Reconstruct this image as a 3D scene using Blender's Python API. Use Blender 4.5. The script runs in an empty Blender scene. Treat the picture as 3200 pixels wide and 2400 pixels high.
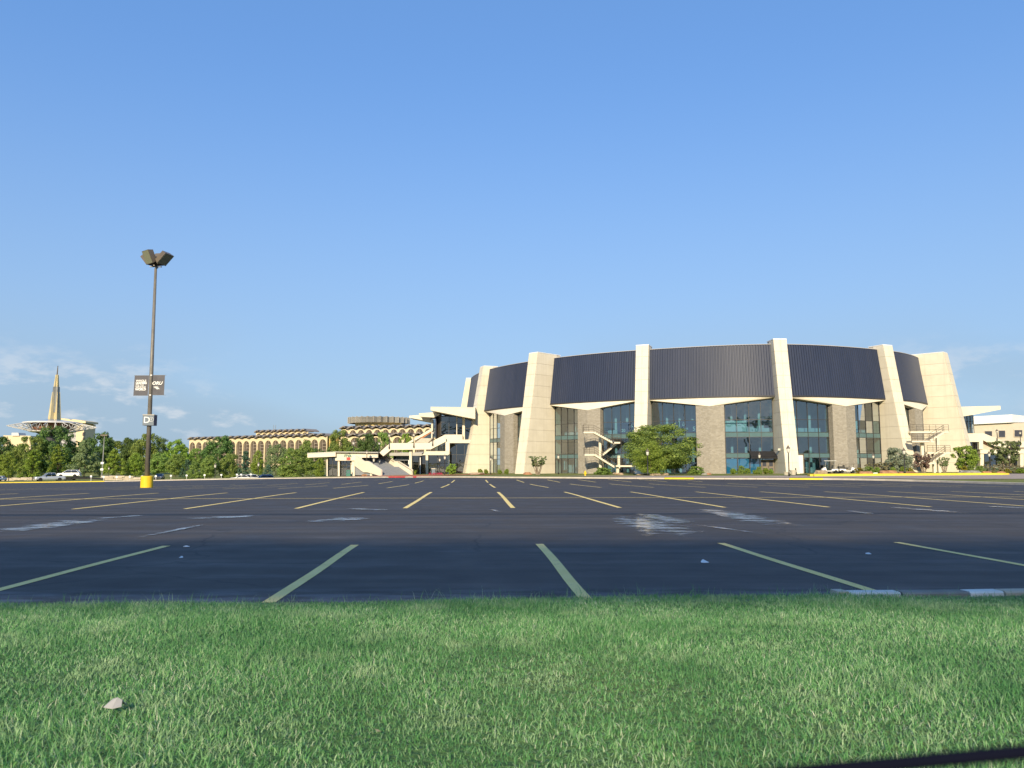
import bpy, bmesh, math, random
import numpy as np
from mathutils import Vector, Matrix, noise
random.seed(7); np.random.seed(7)
S = bpy.context.scene
COL = S.collection
R = math.radians
sin, cos, pi = math.sin, math.cos, math.pi

# ------------------------------------------------------------------ camera
EYE = 1.18
FPX = 2430.0                      # focal length in pixels of a 3200 px wide frame
PITCH = math.atan((1454 - 1200) / FPX)
cam = bpy.data.cameras.new('camera'); camo = bpy.data.objects.new('camera', cam); COL.objects.link(camo)
cam.sensor_width = 36.0; cam.lens = FPX / 3200 * 36.0
cam.clip_start = 0.05; cam.clip_end = 9000
camo.location = (0, 0, EYE); camo.rotation_euler = (R(90) + PITCH, 0, 0)
cam.dof.use_dof = True; cam.dof.focus_distance = 60; cam.dof.aperture_fstop = cam.lens / 4.6   # entrance pupil a few mm wide
S.camera = camo

# ------------------------------------------------------------------ sky, sun, exposure
SUN_EL, SUN_AZ = R(24), R(180 + 9)      # azimuth clockwise from +Y: behind the camera, a little to its left
W = bpy.data.worlds.new('World'); S.world = W; W.use_nodes = True
wn = W.node_tree.nodes; wl = W.node_tree.links; wn.clear()
sky = wn.new('ShaderNodeTexSky'); sky.sky_type = 'NISHITA'; sky.sun_disc = False
sky.sun_elevation = SUN_EL; sky.sun_rotation = SUN_AZ
sky.altitude = 200; sky.air_density = 1.0; sky.dust_density = 0.3; sky.ozone_density = 4.0
bg = wn.new('ShaderNodeBackground'); bg.inputs['Strength'].default_value = 0.115
wout = wn.new('ShaderNodeOutputWorld')
wl.new(bg.outputs[0], wout.inputs['Surface'])
def wmath(op, a, b=None, clamp=False):
    n = wn.new('ShaderNodeMath'); n.operation = op; n.use_clamp = clamp
    for i, v in enumerate((a, b)):
        if v is None: continue
        if isinstance(v, (int, float)): n.inputs[i].default_value = v
        else: wl.new(v, n.inputs[i])
    return n.outputs[0]
def wramp(v, lo, hi):
    n = wn.new('ShaderNodeMapRange'); n.interpolation_type = 'SMOOTHSTEP'
    wl.new(v, n.inputs['Value']); n.inputs['From Min'].default_value = lo; n.inputs['From Max'].default_value = hi
    return n.outputs[0]
tc = wn.new('ShaderNodeTexCoord'); sepd = wn.new('ShaderNodeSeparateXYZ'); wl.new(tc.outputs['Generated'], sepd.inputs[0])
zel = sepd.outputs['Z']
# low banks of cumulus all round the horizon, thinner streaks above them
mp = wn.new('ShaderNodeMapping'); mp.inputs['Scale'].default_value = (1, 1, 2.6); mp.inputs['Location'].default_value = (4.95, 3.55, 2.85)
wl.new(tc.outputs['Generated'], mp.inputs[0])
nz = wn.new('ShaderNodeTexNoise'); nz.inputs['Scale'].default_value = 15.0; nz.inputs['Detail'].default_value = 7; nz.inputs['Roughness'].default_value = 0.58
wl.new(mp.outputs[0], nz.inputs['Vector'])
nb = wn.new('ShaderNodeTexNoise'); nb.inputs['Scale'].default_value = 2.1; nb.inputs['Detail'].default_value = 2
wl.new(mp.outputs[0], nb.inputs['Vector'])
band = wmath('MULTIPLY', wramp(zel, 0.012, 0.045), wmath('SUBTRACT', 1.0, wramp(zel, 0.075, 0.16)))
puff = wmath('MULTIPLY', wmath('MULTIPLY', wramp(nz.outputs['Fac'], 0.48, 0.67), wramp(nb.outputs['Fac'], 0.45, 0.58)), band)
haze = wmath('ADD', wmath('MULTIPLY', wmath('SUBTRACT', 1.0, wramp(zel, -0.05, 0.50)), 0.82), wmath('MULTIPLY', wmath('MULTIPLY', wramp(nb.outputs['Fac'], 0.44, 0.62), wmath('SUBTRACT', 1.0, wramp(zel, 0.06, 0.22))), 0.18))
def wmix(fac, a, b):
    n = wn.new('ShaderNodeMix'); n.data_type = 'RGBA'
    wl.new(fac, n.inputs['Factor'])
    for k, v in ((6, a), (7, b)):
        if isinstance(v, tuple): n.inputs[k].default_value = v
        else: wl.new(v, n.inputs[k])
    return n.outputs[2]
hsv = wn.new('ShaderNodeHueSaturation'); wl.new(sky.outputs[0], hsv.inputs['Color'])
hsv.inputs['Saturation'].default_value = 1.0; hsv.inputs['Value'].default_value = 1.0
veil = wn.new('ShaderNodeValue'); veil.outputs[0].default_value = 0.55     # thin high haze over the whole dome
c0 = wmix(veil.outputs[0], hsv.outputs[0], (0.60, 1.54, 3.58, 1))
c1 = wmix(haze, c0, (1.70, 2.32, 2.95, 1))
c2 = wmix(wmath('MULTIPLY', puff, 0.65), c1, (3.6, 3.75, 3.95, 1))
wl.new(c2, bg.inputs['Color'])

sun = bpy.data.lights.new('sun', 'SUN'); suno = bpy.data.objects.new('sun', sun); COL.objects.link(suno)
sun.energy = 3.4; sun.angle = R(1.0); sun.color = (1.0, 0.84, 0.58)
sdir = Vector((sin(SUN_AZ) * cos(SUN_EL), cos(SUN_AZ) * cos(SUN_EL), sin(SUN_EL)))   # towards the sun
suno.rotation_euler = sdir.to_track_quat('Z', 'Y').to_euler(); suno.location = sdir * 300

S.view_settings.view_transform = 'Standard'; S.view_settings.look = 'None'
S.view_settings.exposure = 0.92; S.view_settings.gamma = 1.0; S.view_settings.use_curve_mapping = False
S.render.engine = 'CYCLES'
S.cycles.use_denoising = True; S.cycles.max_bounces = 8; S.cycles.transparent_max_bounces = 24
S.cycles.caustics_reflective = False; S.cycles.caustics_refractive = False
S.cycles.sample_clamp_indirect = 8

# ------------------------------------------------------------------ surveying helpers
def P(x, y, Y):
    """world point at depth Y seen at (x, y) of the 3200 px survey frame"""
    u = (x - 1600) / FPX; v = (1200 - y) / FPX
    dy = cos(PITCH) - v * sin(PITCH); dz = sin(PITCH) + v * cos(PITCH)
    return Vector((u * Y / dy, Y, EYE + Y * dz / dy))
def sst(a, b, x):
    t = min(1, max(0, (x - a) / (b - a))); return t * t * (3 - 2 * t)
def TZ(x, y):
    """height of the terrain: the lot falls away gently to the far left"""
    z = -0.3 * sst(30, 68, y) - 0.0012 * max(0, min(y, 300) - 90)
    z -= 0.02 * max(0, -x - 5) * sst(20, 90, y) * (1 - 0.45 * sst(230, 420, y))
    z += 0.004 * max(0, min(x, 80)) * sst(40, 80, y)
    z -= 1.3 * sst(-88, -76, x) * (1 - sst(-44, -34, x)) * sst(150, 172, y) * (1 - sst(205, 240, y))   # sunken car park
    return z
def G(x, y):
    """where the sight line through (x, y) meets the terrain"""
    lo, hi = 2.0, 600.0
    for _ in range(60):
        m = (lo + hi) / 2; p = P(x, y, m)
        if p.z > TZ(p.x, p.y): lo = m
        else: hi = m
    return P(x, y, lo)
def on(x, Y):
    """point of the terrain at image column x and depth Y"""
    X = P(x, 1454, Y).x
    return Vector((X, Y, TZ(X, Y)))

# ------------------------------------------------------------------ materials
MATS = {}
class NT:
    def __init__(s, name):
        s.m = bpy.data.materials.new(name); s.m.use_nodes = True
        s.n = s.m.node_tree.nodes; s.l = s.m.node_tree.links; s.n.clear()
        s.out = s.n.new('ShaderNodeOutputMaterial')
    def new(s, t, **kw):
        n = s.n.new(t)
        for k, v in kw.items(): setattr(n, k, v)
        return n
    def put(s, node, **kw):
        for k, v in kw.items():
            k = k.replace('_', ' ')
            if hasattr(v, 'links') or hasattr(v, 'is_output'): s.l.new(v, node.inputs[k])
            else: node.inputs[k].default_value = v
        return node
    def coord(s, which='Object', scale=(1, 1, 1)):
        t = s.new('ShaderNodeTexCoord'); m = s.new('ShaderNodeMapping'); m.inputs['Scale'].default_value = scale
        s.l.new(t.outputs[which], m.inputs[0]); return m.outputs[0]
    def world(s, scale=(1, 1, 1)):
        t = s.new('ShaderNodeNewGeometry'); m = s.new('ShaderNodeMapping'); m.inputs['Scale'].default_value = scale
        s.l.new(t.outputs['Position'], m.inputs[0]); return m.outputs[0]
    def noise(s, vec, scale, detail=4, rough=0.55):
        n = s.new('ShaderNodeTexNoise'); s.l.new(vec, n.inputs['Vector'])
        n.inputs['Scale'].default_value = scale; n.inputs['Detail'].default_value = detail; n.inputs['Roughness'].default_value = rough
        return n.outputs['Fac']
    def ramp(s, fac, stops):
        n = s.new('ShaderNodeValToRGB'); s.l.new(fac, n.inputs[0]); e = n.color_ramp.elements
        while len(e) < len(stops): e.new(0.5)
        for i, (p, c) in enumerate(stops):
            e[i].position = p; e[i].color = (*c, 1) if len(c) == 3 else c
        return n.outputs[0]
    def rng(s, v, a, b, c=0.0, d=1.0):
        n = s.new('ShaderNodeMapRange'); s.l.new(v, n.inputs['Value'])
        for k, w in zip(('From Min', 'From Max', 'To Min', 'To Max'), (a, b, c, d)): n.inputs[k].default_value = w
        return n.outputs[0]
    def math(s, op, a, b=0.0):
        n = s.new('ShaderNodeMath', operation=op)
        for i, v in enumerate((a, b)):
            if isinstance(v, (int, float)): n.inputs[i].default_value = v
            else: s.l.new(v, n.inputs[i])
        return n.outputs[0]
    def mix(s, fac, a, b, blend='MIX'):
        n = s.new('ShaderNodeMix', data_type='RGBA', blend_type=blend)
        for k, v in ((0, fac), (6, a), (7, b)):
            if isinstance(v, (int, float)): n.inputs[k].default_value = v
            elif isinstance(v, tuple): n.inputs[k].default_value = (*v, 1) if len(v) == 3 else v
            else: s.l.new(v, n.inputs[k])
        return n.outputs[2]
    def bump(s, h, strength=0.3, dist=0.02):
        n = s.new('ShaderNodeBump'); s.l.new(h, n.inputs['Height'])
        n.inputs['Strength'].default_value = strength; n.inputs['Distance'].default_value = dist
        return n.outputs[0]
    def bsdf(s, col, rough=0.7, spec=0.5, metal=0.0, normal=None, **kw):
        n = s.new('ShaderNodeBsdfPrincipled')
        for k, v in (('Base Color', col), ('Roughness', rough), ('Specular IOR Level', spec), ('Metallic', metal)):
            if isinstance(v, tuple): n.inputs[k].default_value = (*v, 1)
            elif isinstance(v, (int, float)): n.inputs[k].default_value = v
            else: s.l.new(v, n.inputs[k])
        if normal is not None: s.l.new(normal, n.inputs['Normal'])
        for k, v in kw.items(): n.inputs[k.replace('_', ' ')].default_value = v
        return n.outputs[0]
    def done(s, shader, key=None):
        s.l.new(shader, s.out.inputs['Surface'])
        if key: MATS[key] = s.m
        return s.m
def simple(key, col, rough=0.6, spec=0.4, metal=0.0, vary=0.12, scale=1.3, bump=0.0, bscale=30):
    """painted or cast surface with soft uneven tone"""
    t = NT(key); v = t.world()
    f = t.noise(v, scale, 5)
    dark = tuple(c * (1 - vary) for c in col); light = tuple(min(1, c * (1 + vary)) for c in col)
    c = t.ramp(f, [(0.3, dark), (0.7, light)])
    nrm = t.bump(t.noise(v, bscale, 3), bump, 0.01) if bump else None
    return t.done(t.bsdf(c, rough, spec, metal, nrm), key)

# ------------------------------------------------------------------ mesh helpers
class MB:
    def __init__(s): s.v = []; s.f = []; s.mi = []; s.m = 0
    def add(s, vs, fs):
        b = len(s.v); s.v += [tuple(p) for p in vs]
        s.f += [tuple(i + b for i in f) for f in fs]; s.mi += [s.m] * len(fs); return s
    def hexa(s, a, b):
        """two quads (each four points, same order) joined into a solid"""
        return s.add(list(a) + list(b), [(3, 2, 1, 0), (4, 5, 6, 7), (0, 1, 5, 4), (1, 2, 6, 5), (2, 3, 7, 6), (3, 0, 4, 7)])
    def box(s, c, d, rz=0.0, rx=0.0, ry=0.0):
        M = Matrix.Rotation(rz, 3, 'Z') @ Matrix.Rotation(ry, 3, 'Y') @ Matrix.Rotation(rx, 3, 'X'); c = Vector(c)
        q = [c + M @ Vector((x * d[0] / 2, y * d[1] / 2, z * d[2] / 2)) for z in (-1, 1) for x, y in ((-1, -1), (1, -1), (1, 1), (-1, 1))]
        return s.hexa(q[:4], q[4:])
    def span(s, x0, x1, y0, y1, z0, z1): return s.box(((x0 + x1) / 2, (y0 + y1) / 2, (z0 + z1) / 2), (x1 - x0, y1 - y0, z1 - z0))
    def prism(s, poly, vec):
        """planar polygon pushed along vec"""
        vec = Vector(vec); p = [Vector(q) for q in poly]; n = len(p)
        return s.add(p + [q + vec for q in p], [tuple(range(n))[::-1], tuple(range(n, 2 * n))] + [(i, (i + 1) % n, n + (i + 1) % n, n + i) for i in range(n)])
    def tube(s, p0, p1, r0, r1=None, k=8, cap=True):
        r1 = r0 if r1 is None else r1; p0 = Vector(p0); p1 = Vector(p1); d = (p1 - p0).normalized()
        a = d.orthogonal().normalized(); b = d.cross(a)
        vs = [p + (a * cos(2 * pi * i / k) + b * sin(2 * pi * i / k)) * r for p, r in ((p0, r0), (p1, r1)) for i in range(k)]
        fs = [(i, (i + 1) % k, k + (i + 1) % k, k + i) for i in range(k)]
        if cap: fs += [tuple(range(k))[::-1], tuple(range(k, 2 * k))]
        return s.add(vs, fs)
    def path(s, pts, r, k=6):
        for a, b in zip(pts, pts[1:]): s.tube(a, b, r, k=k)
        return s
    def lathe(s, prof, k=16, c=(0, 0, 0), cap=True):
        vs = [(c[0] + r * cos(2 * pi * i / k), c[1] + r * sin(2 * pi * i / k), c[2] + z) for r, z in prof for i in range(k)]
        fs = [(j * k + i, j * k + (i + 1) % k, (j + 1) * k + (i + 1) % k, (j + 1) * k + i) for j in range(len(prof) - 1) for i in range(k)]
        if cap: fs += [tuple(range(k))[::-1], tuple(range((len(prof) - 1) * k, len(prof) * k))]
        return s.add(vs, fs)
    def build(s, name, mats, parent=None, smooth=False, bevel=0.0):
        me = bpy.data.meshes.new(name); me.from_pydata(s.v, [], s.f)
        for m in (mats if isinstance(mats, (list, tuple)) else [mats]): me.materials.append(MATS[m] if isinstance(m, str) else m)
        if any(s.mi): me.polygons.foreach_set('material_index', s.mi)
        if smooth: me.polygons.foreach_set('use_smooth', [True] * len(me.polygons))
        bm = bmesh.new(); bm.from_mesh(me); bmesh.ops.recalc_face_normals(bm, faces=bm.faces)
        if bevel: bmesh.ops.bevel(bm, geom=[e for e in bm.edges if e.is_manifold and e.calc_face_angle(0) > 0.5], offset=bevel, segments=1, affect='EDGES', profile=0.6)
        bm.to_mesh(me); bm.free(); me.update()
        return link(name, me, parent)
def link(name, data, parent=None):
    o = bpy.data.objects.new(name, data); COL.objects.link(o)
    if parent is not None:
        o.parent = parent
        if not parent.get('local_parts'): o.matrix_parent_inverse = parent_world(parent).inverted()
    return o
def parent_world(o):
    m = o.matrix_basis.copy(); p = o.parent; k = o
    while p is not None:
        m = p.matrix_basis @ k.matrix_parent_inverse @ m; k = p; p = p.parent
    return m
def tag(o, label=None, cat=None, group=None, kind=None):
    for k, v in (('label', label), ('category', cat), ('group', group), ('kind', kind)):
        if v: o[k] = v
    return o
def thing(name, label, cat, loc=(0, 0, 0), group=None, rz=0.0, local=False):
    """an Empty at the base of a thing; local=True: its parts are modelled about its own origin"""
    o = bpy.data.objects.new(name, None); COL.objects.link(o); o.empty_display_size = 0.3
    o.location = loc; o.rotation_euler = (0, 0, rz)
    if local: o['local_parts'] = 1
    return tag(o, label, cat, group)
def copy_tree(o, parent=None):
    c = o.copy(); COL.objects.link(c); c.parent = parent
    for ch in o.children: copy_tree(ch, c)
    return c
def text_mesh(txt, size, depth=0.004, offset=0.0, shear=0.0, align='CENTER', spacing=1.0):
    cu = bpy.data.curves.new('lettering', 'FONT'); cu.body = txt; cu.size = size; cu.extrude = depth; cu.offset = offset; cu.shear = shear
    cu.align_x = align; cu.align_y = 'CENTER'; cu.space_character = spacing; cu.resolution_u = 3
    o = bpy.data.objects.new('tmp', cu); COL.objects.link(o)
    dg = bpy.context.evaluated_depsgraph_get(); me = bpy.data.meshes.new_from_object(o.evaluated_get(dg))
    bpy.data.objects.remove(o); bpy.data.curves.remove(cu); me.name = 'lettering'; return me
# ================================================================== materials of the place
# asphalt with fresh seal coat: fine aggregate, roller passes, dark lines across, pale scuffs
t = NT('asphalt'); w_ = t.world()
fine = t.noise(w_, 90, 3, 0.7); mid = t.noise(w_, 1.1, 5); passes = t.noise(t.world((0.12, 2.2, 1)), 1.0, 3)
base = t.ramp(mid, [(0.3, (0.036, 0.031, 0.028)), (0.7, (0.050, 0.043, 0.039))])
base = t.mix(t.rng(passes, 0.42, 0.62, 0, 0.75), base, (0.070, 0.061, 0.056))
base = t.mix(t.rng(fine, 0.55, 0.8, 0, 0.35), base, (0.13, 0.13, 0.13))
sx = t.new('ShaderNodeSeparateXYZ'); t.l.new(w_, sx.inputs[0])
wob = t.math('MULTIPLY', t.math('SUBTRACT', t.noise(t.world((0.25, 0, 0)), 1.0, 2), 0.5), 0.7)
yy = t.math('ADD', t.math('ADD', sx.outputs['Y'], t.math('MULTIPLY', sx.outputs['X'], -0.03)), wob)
def cross_line(at, half):  # thin dark line across the lot at a given distance
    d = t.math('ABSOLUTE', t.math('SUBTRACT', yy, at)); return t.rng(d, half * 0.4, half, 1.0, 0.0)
base = base
base = t.mix(t.math('MULTIPLY', cross_line(36.8, 0.3), 0.5), base, (0.03, 0.03, 0.034))
scuff = t.math('MULTIPLY', t.rng(t.noise(t.world((0.5, 1.6, 1)), 0.9, 6, 0.62), 0.60, 0.74), 0.35)
base = t.mix(scuff, base, (0.15, 0.15, 0.155))
vk_ = t.new('ShaderNodeTexVoronoi', feature='DISTANCE_TO_EDGE'); vk_.inputs['Scale'].default_value = 0.16
wv = t.new('ShaderNodeVectorMath', operation='ADD'); nzc = t.new('ShaderNodeTexNoise'); nzc.inputs['Scale'].default_value = 0.9; nzc.inputs['Detail'].default_value = 5; t.l.new(w_, nzc.inputs['Vector']); t.l.new(w_, wv.inputs[0]); t.l.new(nzc.outputs['Color'], wv.inputs[1]); t.l.new(wv.outputs[0], vk_.inputs['Vector'])
crack = t.math('MULTIPLY', t.rng(vk_.outputs['Distance'], 0.0, 0.006, 1, 0), t.rng(t.noise(w_, 0.3, 2), 0.42, 0.55, 0, 0.8))
base = t.mix(crack, base, (0.015, 0.015, 0.017))
oil = t.math('MULTIPLY', t.rng(t.noise(w_, 0.8, 2), 0.66, 0.76), 0.5); base = t.mix(oil, base, (0.02, 0.02, 0.022))
tyre_ = t.math('MULTIPLY', t.rng(t.noise(t.world((0.06, 1.4, 1)), 1.6, 4, 0.6), 0.55, 0.68), 0.3); base = t.mix(tyre_, base, (0.10, 0.095, 0.092))
base = t.mix(t.math('MULTIPLY', cross_line(19.1, 0.42), t.rng(t.noise(t.world((0.3, 0.6, 1)), 1, 3), 0.3, 0.6, 0.5, 0.95)), base, (0.008, 0.009, 0.013))
edge = t.math('MULTIPLY', t.rng(sx.outputs['Y'], 6.4, 7.8, 1, 0), t.rng(t.noise(t.world((1.2, 4, 1)), 1.4, 5), 0.42, 0.62, 0, 0.75))
base = t.mix(edge, base, (0.26, 0.27, 0.29))
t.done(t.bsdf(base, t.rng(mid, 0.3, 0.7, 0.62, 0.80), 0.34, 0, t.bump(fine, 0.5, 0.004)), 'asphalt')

t = NT('line_paint'); w_ = t.world()
wear = t.noise(w_, 26, 5, 0.7)
c = t.ramp(t.noise(w_, 2.0, 4), [(0.3, (0.86, 0.64, 0.20)), (0.7, (0.92, 0.71, 0.26))])
c = t.mix(t.rng(wear, 0.58, 0.74, 0, 0.6), c, (0.26, 0.22, 0.12))
c = t.mix(t.rng(t.noise(w_, 4.5, 6, 0.72), 0.60, 0.68, 0, 0.7), c, (0.10, 0.09, 0.07))
t.done(t.bsdf(c, 0.65, 0.3), 'line_paint')
t = NT('old_paint'); w_ = t.world()
c = t.mix(t.rng(t.noise(w_, 14, 5, 0.7), 0.42, 0.62, 0, 0.85), (0.34, 0.29, 0.16), (0.075, 0.074, 0.075))
t.done(t.bsdf(c, 0.7, 0.3), 'old_paint')

t = NT('puddle')
g_ = t.new('ShaderNodeTexCoord'); sp_ = t.new('ShaderNodeSeparateXYZ'); t.l.new(g_.outputs['UV'], sp_.inputs[0])
def hump(v): return t.math('MULTIPLY', t.math('MULTIPLY', v, t.math('SUBTRACT', 1.0, v)), 4.0)
fall = t.math('MULTIPLY', t.math('POWER', hump(sp_.outputs['X']), 0.6), t.math('POWER', hump(sp_.outputs['Y']), 0.8))
f = t.math('ADD', t.noise(t.world((2.0, 2.6, 1)), 1.0, 7, 0.66), t.math('MULTIPLY', t.noise(t.world((0.8, 7, 1)), 1.0, 3), 0.35))
mask = t.rng(t.math('ADD', f, t.math('MULTIPLY', t.math('SUBTRACT', fall, 1.0), 0.42)), 0.52, 0.68)
wet = t.bsdf((0.10, 0.12, 0.15), 0.12, 0.5); dry = t.bsdf((0.30, 0.34, 0.40), 0.5, 0.5)
mx = t.new('ShaderNodeMixShader'); t.l.new(t.rng(t.noise(t.world((5, 14, 1)), 1.0, 4), 0.42, 0.6), mx.inputs[0]); t.l.new(dry, mx.inputs[1]); t.l.new(wet, mx.inputs[2])
tr = t.new('ShaderNodeBsdfTransparent'); m2 = t.new('ShaderNodeMixShader'); t.l.new(t.math('MULTIPLY', mask, 0.9), m2.inputs[0]); t.l.new(tr.outputs[0], m2.inputs[1]); t.l.new(mx.outputs[0], m2.inputs[2])
t.done(m2.outputs[0], 'puddle')

def grassy(key, a, b, c):
    t = NT(key); w_ = t.world()
    col = t.ramp(t.noise(w_, 0.35, 6), [(0.28, a), (0.5, b), (0.75, c)])
    col = t.mix(t.rng(t.noise(w_, 9, 4), 0.5, 0.75, 0, 0.5), col, tuple(x * 0.55 for x in a))
    return t.done(t.bsdf(col, 0.9, 0.15, 0, t.bump(t.noise(w_, 16, 4), 0.8, 0.05)), key)
grassy('lawn', (0.12, 0.15, 0.035), (0.20, 0.215, 0.060), (0.30, 0.27, 0.11))
grassy('verge_soil', (0.05, 0.11, 0.035), (0.08, 0.15, 0.05), (0.13, 0.16, 0.06))
t = NT('blade')
rp = t.new('ShaderNodeNewGeometry'); w_ = t.world()
col = t.ramp(rp.outputs['Random Per Island'], [(0.0, (0.085, 0.25, 0.075)), (0.45, (0.17, 0.42, 0.13)), (0.68, (0.29, 0.53, 0.215)), (0.90, (0.50, 0.66, 0.38)), (1.0, (0.68, 0.70, 0.54))])
col = t.mix(t.rng(t.noise(w_, 0.9, 5, 0.62), 0.38, 0.60, 0.75, 0.0), col, (0.085, 0.25, 0.08))
col = t.mix(t.rng(t.noise(t.world((1, 1, 0)), 1.9, 5, 0.65), 0.52, 0.70, 0, 0.55), col, (0.50, 0.62, 0.36))
d1 = t.bsdf(col, 0.5, 0.35); d2 = t.put(t.new('ShaderNodeBsdfTranslucent'), Color=col).outputs[0]
mx = t.new('ShaderNodeMixShader'); mx.inputs[0].default_value = 0.35; t.l.new(d1, mx.inputs[1]); t.l.new(d2, mx.inputs[2])
t.done(mx.outputs[0], 'blade')

# cast concrete of the arena, panel to panel tone differences
t = NT('cream_panel'); w_ = t.world(); oi = t.new('ShaderNodeObjectInfo')
c = t.ramp(t.noise(w_, 0.7, 5), [(0.3, (0.66, 0.60, 0.475)), (0.7, (0.735, 0.675, 0.545))])
c = t.mix(t.rng(oi.outputs['Random'], 0, 1, 0.0, 0.28), c, (0.62, 0.545, 0.415))
streak = t.math('MULTIPLY', t.rng(t.noise(t.world((2.2, 2.2, 0.06)), 1.0, 4), 0.52, 0.72), 0.28)
c = t.mix(streak, c, (0.42, 0.37, 0.29))
t.done(t.bsdf(c, 0.78, 0.25, 0, t.bump(t.noise(w_, 18, 4), 0.15, 0.01)), 'cream_panel')
simple('cream', (0.70, 0.635, 0.505), 0.8, 0.25, vary=0.06, scale=0.5, bump=0.1, bscale=12)
simple('cream_joint', (0.58, 0.52, 0.415), 0.9, 0.1)
simple('white_cap', (0.74, 0.73, 0.70), 0.5, 0.4, vary=0.04)
simple('buff', (0.50, 0.45, 0.36), 0.8, 0.2, vary=0.07)
simple('soffit', (0.42, 0.40, 0.35), 0.85, 0.2, vary=0.06)

# ribbed metal cladding, slate coloured with a satin coat
t = NT('cladding'); w_ = t.world()
c = t.ramp(t.noise(t.world((1, 1, 0.05)), 0.8, 4), [(0.3, (0.026, 0.036, 0.070)), (0.7, (0.035, 0.045, 0.082))])
c = t.mix(t.math('MULTIPLY', t.rng(t.noise(t.world((3, 3, 0.25)), 1, 5), 0.55, 0.75), 0.35), c, (0.055, 0.062, 0.088))
t.done(t.bsdf(c, 0.5, 0.3, 0.0, t.bump(t.noise(w_, 2.5, 2), 0.08, 0.05)), 'cladding')
simple('dark_flashing', (0.035, 0.035, 0.042), 0.5, 0.4)

# split-face stone of the piers: small uneven stones, only a few pixels each
t = NT('stone'); w_ = t.world((1, 1, 1.9))
vo = t.new('ShaderNodeTexVoronoi', feature='DISTANCE_TO_EDGE'); t.l.new(w_, vo.inputs['Vector']); vo.inputs['Scale'].default_value = 2.6
vc = t.new('ShaderNodeTexVoronoi'); t.l.new(w_, vc.inputs['Vector']); vc.inputs['Scale'].default_value = 2.6
sepc = t.new('ShaderNodeSeparateColor'); t.l.new(vc.outputs['Color'], sepc.inputs[0])
c = t.ramp(sepc.outputs[0], [(0.0, (0.28, 0.255, 0.21)), (0.5, (0.32, 0.292, 0.243)), (1.0, (0.36, 0.33, 0.275))])
c = t.mix(t.rng(vo.outputs['Distance'], 0.0, 0.05, 0.35, 0.0), c, (0.25, 0.225, 0.185))
h = t.math('ADD', t.rng(vo.outputs['Distance'], 0, 0.14), t.math('MULTIPLY', t.noise(w_, 9, 5), 0.8))
t.done(t.bsdf(c, 0.9, 0.15, 0, t.bump(h, 0.5, 0.05)), 'stone')

# tinted curtain-wall glass: reflects at a glance, lets a blue-green view of the rooms through
def glass(key, tint, base=0.10, edge=0.75, rough=0.0, grey=0.0):
    t = NT(key)
    lw = t.new('ShaderNodeLayerWeight'); lw.inputs['Blend'].default_value = 0.28
    gl = t.put(t.new('ShaderNodeBsdfGlossy'), Color=(0.92, 0.97, 1.0, 1), Roughness=rough).outputs[0]
    if True:
        b = t.new('ShaderNodeBump'); b.inputs['Strength'].default_value = 0.035; b.inputs['Distance'].default_value = 0.4
        t.l.new(t.noise(t.world(), 0.45, 2), b.inputs['Height']); t.l.new(b.outputs[0], gl.node.inputs['Normal'])
    tr = t.put(t.new('ShaderNodeBsdfTransparent'), Color=(*tint, 1)).outputs[0]
    mx = t.new('ShaderNodeMixShader'); t.l.new(t.rng(lw.outputs['Fresnel'], 0.0, 1.0, base, edge), mx.inputs[0]); t.l.new(tr, mx.inputs[1]); t.l.new(gl, mx.inputs[2])
    return t.done(mx.outputs[0], key)
glass('glass', (0.36, 0.58, 0.66), 0.20)
glass('dark_glass', (0.16, 0.24, 0.32), 0.13)
glass('car_glass', (0.10, 0.12, 0.14), 0.12)
simple('spandrel', (0.085, 0.15, 0.16), 0.15, 0.5, vary=0.08)
simple('mullion', (0.045, 0.043, 0.042), 0.45, 0.5)
simple('room_wall', (0.56, 0.60, 0.61), 0.9, 0.1)
simple('room_floor', (0.22, 0.22, 0.22), 0.7, 0.2)
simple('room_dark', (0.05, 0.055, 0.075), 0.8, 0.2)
simple('room_blue', (0.10, 0.38, 0.62), 0.7, 0.2)
simple('sign_white', (0.80, 0.80, 0.78), 0.5, 0.3, vary=0.03)
simple('navy', (0.018, 0.028, 0.085), 0.5, 0.4)
simple('bronze_metal', (0.15, 0.122, 0.092), 0.45, 0.5, 0.2, vary=0.15)
simple('pole_metal', (0.175, 0.16, 0.135), 0.5, 0.5, 0.1, vary=0.18, scale=2.5)
simple('black_metal', (0.022, 0.021, 0.02), 0.4, 0.5)
simple('galv', (0.33, 0.33, 0.32), 0.45, 0.5, 0.5)
simple('rail_bronze', (0.10, 0.08, 0.06), 0.45, 0.5, 0.2)
simple('yellow_paint', (0.78, 0.52, 0.02), 0.5, 0.4, vary=0.08, scale=3)
simple('kerb_yellow', (0.74, 0.55, 0.05), 0.65, 0.3, vary=0.10, scale=2)
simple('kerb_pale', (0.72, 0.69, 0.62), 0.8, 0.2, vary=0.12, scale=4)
simple('kerb_concrete', (0.52, 0.46, 0.37), 0.85, 0.2, vary=0.12, scale=1.5)
simple('pink_concrete', (0.40, 0.32, 0.26), 0.85, 0.2, vary=0.08, scale=0.6)
simple('terracotta', (0.42, 0.18, 0.09), 0.85, 0.2)
simple('red_paint', (0.55, 0.07, 0.06), 0.6, 0.3)
simple('red_flowers', (0.42, 0.05, 0.09), 0.9, 0.1, vary=0.5, scale=9)
simple('green_paint', (0.03, 0.16, 0.12), 0.5, 0.4)
simple('blue_paint', (0.13, 0.22, 0.38), 0.6, 0.3)
simple('step_grey', (0.27, 0.28, 0.30), 0.8, 0.2, vary=0.06)
simple('awning', (0.022, 0.022, 0.024), 0.8, 0.2)
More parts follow.
